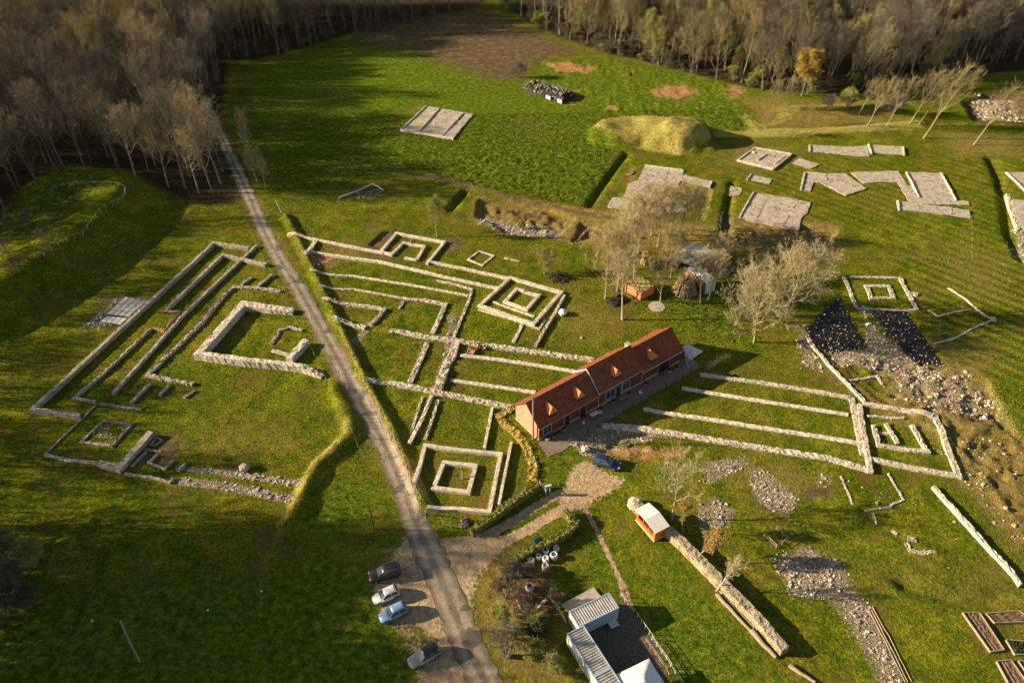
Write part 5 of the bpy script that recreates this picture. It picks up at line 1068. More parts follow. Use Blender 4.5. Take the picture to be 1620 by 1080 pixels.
# ------------------------------------------------------------------ cars
def car(px, front, rear, label, body, roofm, Lc=4.2, Wc=1.75, Hc=1.5, estate=True, zc=.75, rails=False):
    f = Vector(G0(*front)); r = Vector(G0(*rear)); d = (f-r).normalized(); p = G(px[0], px[1], zc)
    root = empty('parked_car', (p.x, p.y, p.z), math.atan2(d.y, d.x)); tag(root, label, 'car', None)
    h = Lc/2; w2 = Wc/2; zb = .28; belt = .60*Hc
    # lower body: stations along the length, rounded nose and tail
    st = [(-h, .55, .50, belt*.80), (-h+.12, .86, .30, belt*.98), (-h*.6, .97, .24, belt*1.03), (-h*.1, 1.0, .22, belt), (h*.35, .99, .22, belt*.97), (h*.62, .97, .24, belt*.90), (h-.25, .88, .28, belt*.78), (h, .62, .42, belt*.62)]
    mb = MB(); v = []
    for x, k, z0, z1 in st:
        for y, z in ((-w2*k*.9, z0), (-w2*k, z0+.18), (-w2*k, (z0+z1)/2), (-w2*k*.97, z1-.06), (-w2*k*.86, z1), (0, z1+.03), (w2*k*.86, z1), (w2*k*.97, z1-.06), (w2*k, (z0+z1)/2), (w2*k, z0+.18), (w2*k*.9, z0)): v.append((x, y, z))
    K = 11; F = [(i*K+j, i*K+j+1, (i+1)*K+j+1, (i+1)*K+j) for i in range(7) for j in range(K-1)]+[(i*K+K-1, i*K, (i+1)*K, (i+1)*K+K-1) for i in range(7)]+[tuple(range(K))[::-1], tuple(7*K+j for j in range(K))]
    mb.add(v, [q[::-1] for q in F]); mb.build('body', body, root, True)
    # glasshouse with raked screens, then the roof panel and pillars
    xr = -h+.12 if estate else -h*.8; xrt = xr+(.35 if estate else .6); xw = h*.42; xwt = h*.08
    zl = belt-.02; zt = Hc-.06; wl = w2*.90; wt = w2*.74
    B = [(xr, -wl), (xw, -wl), (xw, wl), (xr, wl)]; T_ = [(xrt, -wt), (xwt, -wt), (xwt, wt), (xrt, wt)]
    def pane(name, a, b, c, e, m, off=0): q = MB(); q.add([a, b, c, e], [(0, 1, 2, 3), (3, 2, 1, 0)]); return q.build(name, m, root)
    g = MB(); g.add([(x, y, zl) for x, y in B]+[(x, y, zt) for x, y in T_], [(0, 1, 5, 4), (1, 2, 6, 5), (2, 3, 7, 6), (3, 0, 4, 7)]); g.build('windows', M['glass'], root)
    # sloping windscreen pane, same glass as the windows
    g = MB(); g.add([(xw+.02, -wl*.9, zl+.02), (xw+.02, wl*.9, zl+.02), (xwt+.05, wt*.92, zt-.0), (xwt+.05, -wt*.92, zt-.0)], [(0, 1, 2, 3)]); g.build('windscreen', M['glass'], root)
    rf = MB(); n = 6; v = []
    for i in range(n+1):
        x = xrt-.06+(xwt+.06-xrt+.06)*i/n; arch = .05*math.sin(math.pi*i/n)
        for y, z in ((-wt*1.02, zt-.03), (-wt*.8, zt+.05+arch), (0, zt+.07+arch), (wt*.8, zt+.05+arch), (wt*1.02, zt-.03)): v.append((x, y, z))
    rf.add(v, [(i*5+j, (i+1)*5+j, (i+1)*5+j+1, i*5+j+1) for i in range(n) for j in range(4)]+[(0, 1, 2, 3, 4), tuple(n*5+j for j in range(5))[::-1]]); rf.build('roof', roofm, root, True)
    pl = MB()
    for y1, y2 in ((-wl, -wt), (wl, wt)):
        for (xa, xb) in ((xw, xwt), ((xr+xw)/2-.1, (xrt+xwt)/2-.1), (xr+.05, xrt+.02)): pl.tube([(xa, y1*1.005, zl), (xb, y2*1.01, zt)], .045, 4)
    pl.build('pillars', body, root)
    for sx in (-h*.62, h*.60):
        for sy in (-1, 1):
            y = sy*(w2-.10); wh = MB(); wh.tube([(sx, y-.11, .33), (sx, y+.11, .33)], .33, 14); wo = wh.build('wheel', M['rubber'], root)
            q = MB(); q.tube([(sx, y+sy*.112-.01, .33), (sx, y+sy*.112+.01, .33)], .19, 10); q.build('rim', M['chrome'], wo)
    for sy in (-1, 1):
        q = MB(); q.box(h-.30, h-.10, sy*w2*.60-.17, sy*w2*.60+.17, belt*.62, belt*.79); q.build('headlight', M['lamp'], root)
        q = MB(); q.box(-h+.02, -h+.14, sy*w2*.74-.08, sy*w2*.74+.08, belt*.6, belt*.95); q.build('tail_light', M['tail'], root)
        q = MB(); q.box(xw-.25, xw-.10, sy*(w2+.10)-.10, sy*(w2+.10)+.10, belt-.02, belt+.12); q.build('mirror', body, root)
        if rails: q = MB(); q.tube([(xrt, sy*wt*.95, zt+.12), (xwt-.1, sy*wt*.95, zt+.12)], .03, 5); q.build('roof_rail', M['chrome'], root)
    q = MB(); q.box(h-.06, h+.01, -.26, .26, .42, .53); q.build('number_plate', M['white'], root)
    return root
car((608, 905), (584, 911), (634, 898), 'dark brown off roader with silver roof rails, top of the row by the road', paint('brown_paint', (.05, .035, .028)), M['brown_paint'], 4.5, 1.85, 1.75, rails=True, zc=.8)
car((610, 940), (591, 948), (631, 931), 'small white hatchback between the brown and the blue car', paint('car_white', (.72, .72, .70)), M['car_white'], 3.7, 1.65, 1.48)
car((622, 968), (602, 978), (641, 960), 'light blue small people carrier beside the white hatchback', paint('car_blue', (.20, .34, .52)), M['car_blue'], 3.9, 1.7, 1.6)
car((671, 1036), (650, 1049), (693, 1025), 'grey car with a black roof parked alone lowest on the gravel', paint('car_silver', (.34, .30, .28)), paint('car_black', (.02, .022, .028)), 4.3, 1.8, 1.6)
car((960, 730), (982, 737), (938, 725), 'navy blue estate car on the track by the row of white stones', paint('car_navy', (.02, .035, .085)), M['car_navy'], 4.5, 1.8, 1.5, rails=True)
# ------------------------------------------------------------------ orange kiosk
def quadframe(base_px, z=0):
    return [Vector((*G0(a, b, z), 0)) for a, b in base_px]
a, b, c = quadframe([(1006.4, 823), (1034.6, 856), (1052, 846)], hz(*G0(1030, 840)))
kd = (b-a).normalized(); kl = (b-a).length; kw = (c-b).length; kz = hz(a.x, a.y)
kiosk = empty('wooden_kiosk', (a.x, a.y, kz), math.atan2(kd.y, kd.x)); tag(kiosk, 'orange wooden kiosk with white roof beside the golden wall', 'kiosk')
print('KIOSK', kl, kw)
# local x along the long side (nearest the viewer), y to the back
kw = min(kw, 2.6)
p = MB(); p.box(-.1, kl+.1, -.1, kw+.1, -.3, .12); p.build('floor', M['offwhite'], kiosk)
p = MB(); p.box(0, kl, .0, .10, .12, 1.05); p.box(0, .35, 0, .10, 1.05, 2.25); p.box(kl-.35, kl, 0, .10, 1.05, 2.25); p.box(.35, kl-.35, 0, .1, 2.0, 2.25)
p.build('counter_wall', M['orange'], kiosk)
for x in (0, kl-.1): p = MB(); p.box(x, x+.1, .102, kw, .12, 2.25); p.build('side_wall', M['orange'], kiosk)
p = MB(); p.box(.101, kl-.101, kw-.1, kw, .12, 2.25); p.build('back_wall', M['orange'], kiosk)
p = MB(); p.box(.3, kl-.3, -.22, -.002, 1.02, 1.07); p.build('counter', M['orange'], kiosk)
mid = kl/2; p = MB()
for xa, xb, za, zb_ in ((-.3, mid, 2.28, 2.75), (mid, kl+.3, 2.75, 2.28)):
    p = MB(); p.add([(xa, -.25, za), (xb, -.25, zb_), (xb, kw+.25, zb_), (xa, kw+.25, za), (xa, -.25, za+.08), (xb, -.25, zb_+.08), (xb, kw+.25, zb_+.08), (xa, kw+.25, za+.08)], [(3, 2, 1, 0), (4, 5, 6, 7), (0, 1, 5, 4), (1, 2, 6, 5), (2, 3, 7, 6), (3, 0, 4, 7)]); p.build('roof_panel', M['white'], kiosk)
p = MB()
for y in (0.0, kw-.06): p.add([(0, y, 2.25), (kl, y, 2.25), (mid, y, 2.70), (0, y+.06, 2.25), (kl, y+.06, 2.25), (mid, y+.06, 2.70)], [(0, 1, 2), (5, 4, 3), (0, 3, 4, 1), (1, 4, 5, 2), (2, 5, 3, 0)])
p.build('gable_board', M['orange'], kiosk)
for x in (kl*.35, kl*.68): p = MB(); p.box(x-.04, x+.04, .02, .08, 1.05, 2.0); p.build('post', M['orange'], kiosk)

# ------------------------------------------------------------------ site cabins
def cabin(origin, d, Lc, Wc, label, panels, face):
    root = empty('site_cabin', (origin.x, origin.y, origin.z), math.atan2(d.y, d.x)); tag(root, label, 'cabin')
    h = 2.6; p = MB(); p.box(0, Lc, 0, Wc, .1, h-.12); p.build('walls', M['offwhite'], root)
    p = MB()
    for x0, x1_, y0, y1_ in ((-.03, Lc+.03, -.03, .12), (-.03, Lc+.03, Wc-.12, Wc+.03), (-.03, .12, .121, Wc-.121), (Lc-.12, Lc+.03, .121, Wc-.121)): p.box(x0, x1_, y0, y1_, h-.14, h+.03)
    p.build('roof_frame', M['bluegrey'], root)
    p = MB(); n = int((Lc-.3)/.34)
    for i in range(n):
        x = .15+(Lc-.3)*i/n; wq = (Lc-.3)/n
        p.add([(x, .125, h-.10), (x+wq*.35, .125, h-.10), (x+wq*.5, .125, h-.015), (x+wq*.85, .125, h-.015), (x+wq, .125, h-.10), (x, Wc-.125, h-.10), (x+wq*.35, Wc-.125, h-.10), (x+wq*.5, Wc-.125, h-.015), (x+wq*.85, Wc-.125, h-.015), (x+wq, Wc-.125, h-.10)], [(j, j+1, j+6, j+5) for j in range(4)])
    p.build('corrugated_roof', M['metal'], root)
    for k in range(panels):
        x = .15+(Lc-.3)*k/panels; y = -.02 if face < 0 else Wc
        p = MB(); p.box(x+.03, x+(Lc-.3)/panels-.03, y-.03 if face < 0 else y+.002, y+.018 if face < 0 else y+.05, .25, h-.2); q = p.build('wall_panel', M['bluegrey'], root)
    for x in (.1, Lc-.1):
        for y in (.1, Wc-.1): p = MB(); p.box(x-.1, x+.1, y-.1, y+.1, -.3, .1); p.build('foot', M['concrete'], root)
    return root
z0 = hz(*G0(940, 965)); top = 2.6+z0
q1 = Vector((*G0(915.5, 991, top), z0)); q2 = Vector((*G0(979, 960.7, top), z0)); d1 = (q2-q1); d1.z = 0
cabin(q1, d1.normalized(), d1.length, 2.44, 'short grey roofed site cabin with blue panels facing the dark yard', 6, -1)
r1 = Vector((*G0(923.7, 991.5, top), z0)); r2 = Vector((*G0(897, 1002, top), z0)); r3 = Vector((*G0(939, 1069, top), z0))
d2 = (r3-r2); d2.z = 0; d2n = d2.normalized(); print('CAB', d1.length, d2.length)
cabin(r2-Vector((0, 0, 0)), d2n, d2.length, 2.44, 'long cabin with white outer wall leading down from the short one', 4, 1)
cabin(r2+d2n*(d2.length+.08), d2n, 6.06, 2.44, 'cabin at the bottom edge continuing the long white walled one', 4, 1)
pz = hz(*G0(920, 950)); p = MB(); p.prism([tuple(G0(*q, pz+.3)) for q in ((888, 955), (939, 928), (951, 943), (903, 972))], pz-.4, pz+.3)
tag(p.build('concrete_slab', M['plinth']), 'bare cream concrete slab behind the short site cabin', 'slab')
p = MB(); o_ = G(968, 984); e_ = empty('metal_step', (o_.x, o_.y, o_.z), math.atan2(d1.y, d1.x)); p.box(-.6, .6, -.9, .3, .25, .32); p.build('tread', M['offwhite'], e_)
for x in (-.5, .5): p = MB(); p.box(x-.04, x+.04, -.8, .2, -.1, .25); p.build('support', M['metal'], e_)
tag(e_, 'small pale doorstep in front of the blue panelled cabin', 'step')
# marquee
mk = [Vector((*G0(a, b, 2.4), 0)) for a, b in ((972.5, 1066), (1026.6, 1040))]; md_ = (mk[1]-mk[0]).normalized(); mz = hz(mk[0].x, mk[0].y)
tent = empty('white_marquee', (mk[0].x, mk[0].y, mz), math.atan2(md_.y, md_.x)); tag(tent, 'white marquee at the bottom edge beside the dark yard', 'marquee')
tw_ = (mk[1]-mk[0]).length; N = 12; v = []
for i in range(N+1):
    for j in range(N+1):
        x = i/N; y = j/N; r = max(abs(x-.5), abs(y-.5))*2; z = 2.3+1.4*(1-r)**1.25-.10*math.sin(math.pi*x)*(y < .02)-.1*math.sin(math.pi*y)*(x < .02 or x > .98)
        v.append((x*tw_, -y*tw_, z))
p = MB(); p.add(v, [(i*(N+1)+j, i*(N+1)+j+1, (i+1)*(N+1)+j+1, (i+1)*(N+1)+j)[::-1] for i in range(N) for j in range(N)]); p.build('canopy', M['white'], tent, True)
for x in (0, tw_):
    for y in (0, -tw_): p = MB(); p.tube([(x, y, -.1), (x, y, 2.35)], .05, 6); p.build('pole', M['chrome'], tent)
for (xa, ya, xb, yb) in ((0, 0, 0, -tw_), (tw_, 0, tw_, -tw_)): p = MB(); p.box(min(xa, xb)-.01, max(xa, xb)+.01, min(ya, yb), max(ya, yb), 1.95, 2.28); p.build('valance', M['white'], tent)
# yard fences
def fence(px, label, n, hgt=1.1, rails=(.5, 1.0), m='wood', pr=.05, rr=.03, name='post_fence', world=None):
    P = [G(a, b) for a, b in px]; root = empty(name, P[0]); tag(root, label, 'fence')
    seg = [0]
    for a_, b_ in zip(P[:-1], P[1:]): seg.append(seg[-1]+(b_-a_).length)
    def at(s):
        for i in range(len(P)-1):
            if s <= seg[i+1] or i == len(P)-2: q = P[i].lerp(P[i+1], (s-seg[i])/(seg[i+1]-seg[i])); return Vector((q.x, q.y, hz(q.x, q.y)))-P[0]
    for k in range(n):
        q = at(seg[-1]*k/(n-1)); b_ = MB(); b_.tube([q-Vector((0, 0, .3)), q+Vector((rnd.uniform(-.04, .04), rnd.uniform(-.04, .04), hgt))], pr, 6); b_.build('post', M[m], root)
    for z in rails:
        b_ = MB(); b_.tube([at(seg[-1]*k/(n-1))+Vector((0, 0, z)) for k in range(n)], rr, 4, 0); b_.build('rail', M[m], root)
    return root
fence([(982, 944), (1007, 975), (1033, 1012)], 'thin fence along the upper right side of the dark yard', 9, 1.0, (.95,), 'offwhite')
fence([(1022, 1016), (1045, 1048), (1072, 1088)], 'pale railing inside the lower right side of the dark yard', 8, 1.0, (.5, .95), 'planks')
fence([(1031, 1012), (1052, 1040), (1082, 1088)], 'outer pale railing at the lower right side of the dark yard', 8, 1.0, (.5, .95), 'offwhite')
fence([(82, 302), (96, 296), (150, 293), (199, 299), (202, 318), (190, 335), (170, 360), (140, 385), (112, 408), (84, 432)], 'thin white rope fence around the top of the dark hillock', 26, 1.0, (.9,), 'offwhite', .035, .02)
fence([(600, 268), (618, 272), (650, 276), (690, 285), (720, 293)], 'old post fence with dark posts at the corner of the sloping field', 12, 1.1, (.6, 1.0), 'wooddark', .07, .03)
fence([(1225, 405), (1330, 409), (1440, 411), (1530, 411)], 'barely visible thin fence across the grass above the rubble square', 22, .8, (.75,), 'wood', .03, .012)
fence([(1536, 345), (1536, 411)], 'thin fence going up from the long grass fence', 8, .8, (.75,), 'wood', .03, .012)
fence([(425, 350), (455, 420), (500, 520), (541, 600), (590, 690), (640, 775), (668, 815)], 'widely spaced fence posts on the bank right of the road', 22, 1.1, (.9,), 'wooddark', .05, .012)
fence([(386, 342), (405, 385), (432, 440), (462, 500), (490, 548), (520, 610), (548, 668), (575, 725)], 'row of thin posts on the verge left of the road', 34, 1.15, (1.0,), 'wood', .045, .008)
fence([(675, 812), (700, 817), (735, 822)], 'low iron rails in the grass below the lowest temple', 5, .7, (.3, .65), 'wooddark', .04, .03)
fence([(700, 832), (740, 838), (760, 838)], 'weathered low fence on the verge above the junction', 5, .7, (.35, .65), 'wood', .04, .03)
fence([(1430, 470), (1452, 476), (1470, 480)], 'short thin rail beside the clump of big stones', 4, .7, (.65,), 'wood', .03, .02)
fence([(1208, 848), (1227, 837), (1247, 853), (1228, 867), (1208, 848)], 'small square wooden pen around weeds near the kiosk trees', 9, .9, (.35, .8), 'wood', .06, .05, 'wooden_pen')
# poles and posts
def post(px, hgt, r, label, m='wood', bend=(0, 0), name='wooden_post', cat='post'):
    p_ = G(*px); mb = MB(); mb.tube([(0, 0, -.3), (bend[0]*.4, bend[1]*.4, hgt*.5), (bend[0], bend[1], hgt)], [r, r*.9, r*.75], 7)
    o = mb.build(name, M[m]); o.location = p_; return tag(o, label, cat)
post((446, 337), 3.2, .12, 'white post leaning on the verge near the saplings', 'white', (-.9, .3))
post((592, 836), 5.2, .09, 'tall thin dark pole on the grass left of the road', 'wooddark', (-.1, 0), 'thin_pole', 'pole')
post((221, 1046), 9.0, .15, 'long slightly bent wooden pole standing in the dark grass at lower left', 'wood', (.4, .3), 'bent_pole', 'pole')
post((830, 464), 1.5, .2, 'thick post in the chamber of the framed temple'); post((651, 388), 1.5, .2, 'thick post in the chamber of the half open temple'); post((732, 757), 1.6, .16, 'thick post in the chamber of the lowest temple')
post((542, 598), 1.3, .05, 'thin post on the verge left of the road bend', 'offwhite'); post((550, 616), 1.1, .05, 'thin post lower on the verge left of the road bend', 'offwhite')
post((1075, 706), 4.0, .08, 'red and white striped survey pole at the foot of the grey rubble', 'red', (0, 0), 'survey_pole', 'pole')
post((1018, 694), 1.6, .07, 'short brown stake standing in the grey rubble', 'wooddark')
post((870, 783), 2.6, .05, 'slim metal pole beside the teal notice', 'metal', (0, 0), 'metal_pole', 'pole')
post((447, 458), 1.0, .04, 'thin stake at the end of the ragged rubble wall', 'offwhite')
# notice, gate, bins
o = empty('notice_board', G(867, 781), .3); tag(o, 'teal topped notice board on two pale legs by the track', 'notice')
for x in (-.3, .3): p = MB(); p.box(x-.05, x+.05, -.05, .05, -.2, 1.6); p.build('leg', M['offwhite'], o)
p = MB(); p.box(-.45, .45, -.06, .06, 1.1, 1.9); p.build('panel', M['teal'], o)
p = MB(); p.box(-.5, .5, -.16, .16, 1.9, 1.97); p.build('cap', M['lamp'], o)
def gate(px, dirpx, Lg, label):
    a_ = G(*px); b_ = G(*dirpx); d = b_-a_; o = empty('field_gate', a_, math.atan2(d.y, d.x)); tag(o, label, 'gate')
    for x in (0, Lg): p = MB(); p.tube([(x, 0, -.2), (x, 0, 1.3)], .06, 6); p.build('post', M['metal'], o)
    for z in (.2, .5, .8, 1.1): p = MB(); p.tube([(0, 0, z), (Lg, 0, z)], .03, 5); p.build('bar', M['metal'], o)
    p = MB(); p.tube([(0, 0, .2), (Lg, 0, 1.1)], .025, 5); p.build('brace', M['metal'], o)
gate((854, 767), (864, 783), 2.2, 'open grey gate leaf at the end of the long hedge'); gate((895, 812), (915, 806), 2.4, 'grey gate leaf at the tip of the lower hedge')
o = empty('wheeled_bin', G(850, 860), .6); tag(o, 'dark green wheeled bin on the grass beside the lower hedge', 'bin')
p = MB(); p.prism([(-.6, -.45), (.6, -.45), (.6, .45), (-.6, .45)], 0.1, 1.1); p.build('body', M['greenbin'], o)
p = MB(); p.add([(-.66, -.5, 1.11), (.66, -.5, 1.11), (.66, .5, 1.11), (-.66, .5, 1.11), (-.6, 0, 1.32), (.6, 0, 1.32)], [(3, 2, 1, 0), (0, 1, 5, 4), (2, 3, 4, 5), (0, 4, 3), (1, 2, 5)]); p.build('lid', M['greenbin'], o)
for x in (-.5, .5): p = MB(); p.tube([(x-.05, -.4, .1), (x+.05, -.4, .1)], .1, 8); p.build('wheel', M['rubber'], o)
o = empty('small_sign', G(902, 826), 1.0); tag(o, 'small red and white sign in the tip of the lower hedge', 'sign')
p = MB(); p.box(-.05, .05, -.04, .04, -.2, 1.2); p.build('post', M['wood'], o)
p = MB(); p.box(-.5, .5, -.07, -.042, 1.0, 1.7); p.build('board', M['red'], o); p = MB(); p.box(-.42, .42, -.085, -.072, 1.3, 1.6); p.build('face', M['white'], o)
# hedges
def hedge(px, w_, h, label, m):
    mb = MB(); wall_mesh(mb, px, w_, h, .10, step=.3); rg = random.Random(int(px[0][0])); P = [G(a, b, h) for a, b in px]
    core = mb.build('hedge', M[m]); k = MB(); vs = [v_.co for v_ in core.data.vertices]
    for v_ in vs:
        for _ in range(5):
            c = Vector(v_)+Vector((rg.uniform(-.25, .25), rg.uniform(-.25, .25), rg.uniform(-.2, .15))); a_ = Vector((rg.uniform(-1, 1), rg.uniform(-1, 1), rg.uniform(-.6, 1))).normalized(); b_ = a_.cross(Vector((rg.uniform(-1, 1), rg.uniform(-1, 1), rg.uniform(-1, 1)))).normalized(); z = rg.uniform(.06, .14)
            k.add([c-a_*z, c+b_*z*.7, c+a_*z, c-b_*z*.7], [(0, 1, 2, 3)])
    n0 = len(core.data.vertices); V = [tuple(v_) for v_ in vs]; Fs = [tuple(pl_.vertices) for pl_ in core.data.polygons]
    me2 = bpy.data.meshes.new('hedge'); me2.from_pydata(V+k.v, [], Fs+[tuple(i+n0 for i in f) for f in k.f]); me2.materials.append(M[m]); core.data = me2
    return tag(core, label, 'hedge')
hedge([(817, 642), (789, 657), (800, 672), (815, 683), (834, 707), (844, 735), (842, 760)], 1.2, .28, 'low yellow hedge curving round the pale gable of the house', 'hedgey')
hedge([(745, 838), (775, 818), (810, 792), (852, 764)], .9, 1.25, 'long dark hedge between the lowest temple and the track', 'hedge')
hedge([(893, 806), (912, 822), (898, 838), (865, 857), (835, 870), (812, 884), (795, 902)], .85, 1.35, 'clipped hedge bent round the grass strip below the track', 'hedge')
def leafball(px, r, label, m, name, cat='bush', n=1500, zs=.9):
    rg = random.Random(int(px[0]*3)); p_ = G(*px); k = MB()
    for _ in range(n):
        d = Vector((rg.gauss(0, 1), rg.gauss(0, 1), rg.gauss(0, 1))).normalized(); q = r*rg.uniform(.65, 1.0)*(1+.25*math.sin(d.x*5+d.y*4)*math.cos(d.z*6)); c = Vector((d.x*q, d.y*q, r*zs*.9+d.z*q*zs))
        a_ = Vector((rg.uniform(-1, 1), rg.uniform(-1, 1), rg.uniform(-1, 1))).normalized(); b_ = a_.cross(d).normalized(); z = rg.uniform(.08, .2)
        k.add([c-a_*z, c+b_*z*.6, c+a_*z, c-b_*z*.6], [(0, 1, 2, 3)])
    o = k.build(name, M[m]); o.location = p_; return tag(o, label, cat)
leafball((850, 1003), 1.5, 'dense dark evergreen bush among the brown scrub', 'evergreen', 'evergreen_bush', zs=1.2)
leafball((737, 832), .9, 'brown tangle of stems at the lower end of the long hedge', 'twig', 'bramble', n=900)
# fallen and arching trunks
def log(pts, r, label, m='wood', name='fallen_log', world=False):
    P = [G(a, b)+Vector((0, 0, z)) for a, b, z in pts]; mb = MB(); base = P[0].copy()
    Q = []
    for i in range(len(P)-1):
        for j in range(4): Q.append(P[i].lerp(P[i+1], j/4)-base+Vector((rnd.uniform(-.06, .06), rnd.uniform(-.06, .06), 0)))
    Q.append(P[-1]-base); n = len(Q); mb.tube(Q, [r*(1-.45*i/n) for i in range(n)], 7); o = mb.build(name, M[m]); o.location = base; return tag(o, label, 'log')
log([(1133, 941, .3), (1157, 968, .3), (1188, 1000, .3)], .28, 'long bleached log lying along the foot of the golden wall')
log([(1188, 998, .3), (1204, 1018, .35), (1227, 1041, .25)], .36, 'thick twisted log at the lower end of the golden wall')
log([(1247, 1053, .25), (1265, 1065, .25), (1289, 1080, .25)], .3, 'separate bleached log near the bottom edge right of the golden wall')
log([(1137, 934, .15), (1163, 963, .15), (1193, 994, .15)], .14, 'thin pole lying between the bleached log and the golden wall', name='thin_log')
log([(846, 973, .2), (858, 962, 1.2), (870, 958, 2.3), (884, 974, 1.4), (896, 985, .1)], .28, 'arching bare trunk at the edge of the scrub by the cabin', 'wood', 'arching_trunk')
log([(806, 930, 1.0), (818, 955, .8), (828, 975, .3)], .14, 'pale dead branch lying slanted in the scrub', 'wood', 'dead_branch')
log([(536, 315, .3), (570, 303, .5), (590, 294, .6)], .22, 'pale beam of the small frame left of the sloping field', 'offwhite', 'timber_beam')
log([(588, 294, .6), (598, 298, .6), (607, 303, .4)], .22, 'short beam meeting the pale beam at a corner', 'bluegrey', 'timber_beam')
rubble([(560, 303), (600, 300), (604, 310), (566, 316)], 3, .12, .3, 'dark debris beneath the pale corner beams', 'grey')
for k, off in enumerate((0, 4)):
    log([(1374+off, 965, .12), (1400+off, 1015, .12), (1432+off, 1080, .12)], .09, ['left timber rail laid on the wide spread of flint', 'right timber rail laid on the wide spread of flint'][k], 'wood', 'timber_rail')
log([(1380, 960, .1), (1405, 1005, .1), (1442, 1078, .1)], .07, 'thin outer board at the edge of the wide spread of flint', 'planks', 'edge_board')
# planted beds
def bed(px, label, m='bedsoil', green=False):
    P = [Vector((*G0(a, b, .35), 0)) for a, b in px]; c = sum(P, Vector())/4; z = hz(c.x, c.y); root = empty('raised_bed', (c.x, c.y, z)); tag(root, label, 'raised bed')
    Q = [q-c for q in P]; i_ = [q*.94 for q in Q]; s = MB(); 
    n = 14; m2 = 8; v = []; rg = random.Random(int(px[0][0]))
    for i in range(n+1):
        for j in range(m2+1):
            q = Q[0].lerp(Q[3], i/n).lerp(Q[1].lerp(Q[2], i/n), j/m2)*.97; v.append((q.x, q.y, .22+.05*math.sin(j*2.6)+rg.uniform(-.05, .05)))
    s.add(v, [(i*(m2+1)+j, i*(m2+1)+j+1, (i+1)*(m2+1)+j+1, (i+1)*(m2+1)+j)[::-1] for i in range(n) for j in range(m2)]); s.build('soil', M[m], root)
    for i in range(4):
        a_, b_ = Q[i], Q[(i+1) % 4]; d = (b_-a_).normalized(); nn = Vector((-d.y, d.x, 0))*.05; f = MB()
        v = [a_-nn, b_-nn, b_+nn, a_+nn]; f.prism([(q.x, q.y) for q in v], -.3, .38+.003*i); f.build('edge_board', M['wood'], root)
    if green:
        k = MB()
        for _ in range(500):
            q = Q[0].lerp(Q[3], rg.random()).lerp(Q[1].lerp(Q[2], rg.random()), rg.random())*.9; a_ = Vector((rg.uniform(-1, 1), rg.uniform(-1, 1), rg.uniform(0, 1))).normalized(); b_ = a_.cross(Vector((rg.uniform(-1, 1), rg.uniform(-1, 1), .3))).normalized(); q = Vector((q.x, q.y, .35+rg.uniform(0, .25))); z_ = rg.uniform(.08, .2)
            k.add([q-a_*z_, q+b_*z_*.6, q+a_*z_, q-b_*z_*.6], [(0, 1, 2, 3)])
        k.build('plants', M['evergreen'], root)
bed([(1523, 968), (1550, 968), (1589, 1027), (1567, 1030)], 'long bare brown bed slanting down, left of the others')
bed([(1560, 969), (1612, 965), (1640, 982), (1574, 984)], 'wide dug bed above the one with green plants')
bed([(1592, 1011), (1628, 1013), (1640, 1034), (1606, 1034)], 'raised bed filled with green plants at the right edge', green=True)
bed([(1577, 1045), (1600, 1043), (1640, 1100), (1610, 1106)], 'brown bed in the lower right corner')
bed([(1611, 1044), (1640, 1044), (1670, 1075), (1632, 1075)], 'bed only partly in view at the right edge in the corner')
# sacks
SK = [(840, 890, .48, 'grey white sack at the left of the group'), (852, 883, .42, 'blue white sack behind the left one'), (863, 874, .45, 'sack of dark soil at the back of the group'), (880, 869, .42, 'crumpled blue white sack at the upper right of the group'),
      (876, 882, .52, 'tallest white sack at the right of the group'), (863, 887, .46, 'white sack in the middle of the group'), (863, 899, .48, 'white sack nearest the cabins, in front of the group'), (838, 932, .52, 'lone open white sack in the scrub')]
for i, (a, b, r, lb) in enumerate(SK):
    o = empty('bulk_sack', G(a, b), rnd.uniform(0, 3)); tag(o, lb, 'sack', 'white bulk sacks'); rg = random.Random(i+40); n = 14; h = r*1.75; v = []; prof = [(0, .80), (.12, .98), (.5, 1.04), (.85, .98), (1.0, .88), (1.0, .70), (.80, .66)]
    for t, k in prof:
        for j in range(n): q = r*k*(1+.10*abs(math.sin(2*math.pi*j/n*2))*.5+rg.uniform(-.05, .05)); v.append((q*math.cos(6.283*j/n), q*math.sin(6.283*j/n), h*t+rg.uniform(-.04, .04)))
    s = MB(); s.add(v, [(i_*n+j, i_*n+(j+1) % n, (i_+1)*n+(j+1) % n, (i_+1)*n+j) for i_ in range(len(prof)-1) for j in range(n)]); s.build('bag', M['whitecloth'] if i % 3 else M['offwhite'], o)
    s = MB(); s.add([(r*.7*math.cos(6.283*j/n), r*.7*math.sin(6.283*j/n), h*.84+rg.uniform(-.05, .05)) for j in range(n)]+[(0, 0, h*.92)], [(j, (j+1) % n, n) for j in range(n)]); s.build('contents', M['bedsoil'] if i in (2, 7, 4) else M['flint'], o)

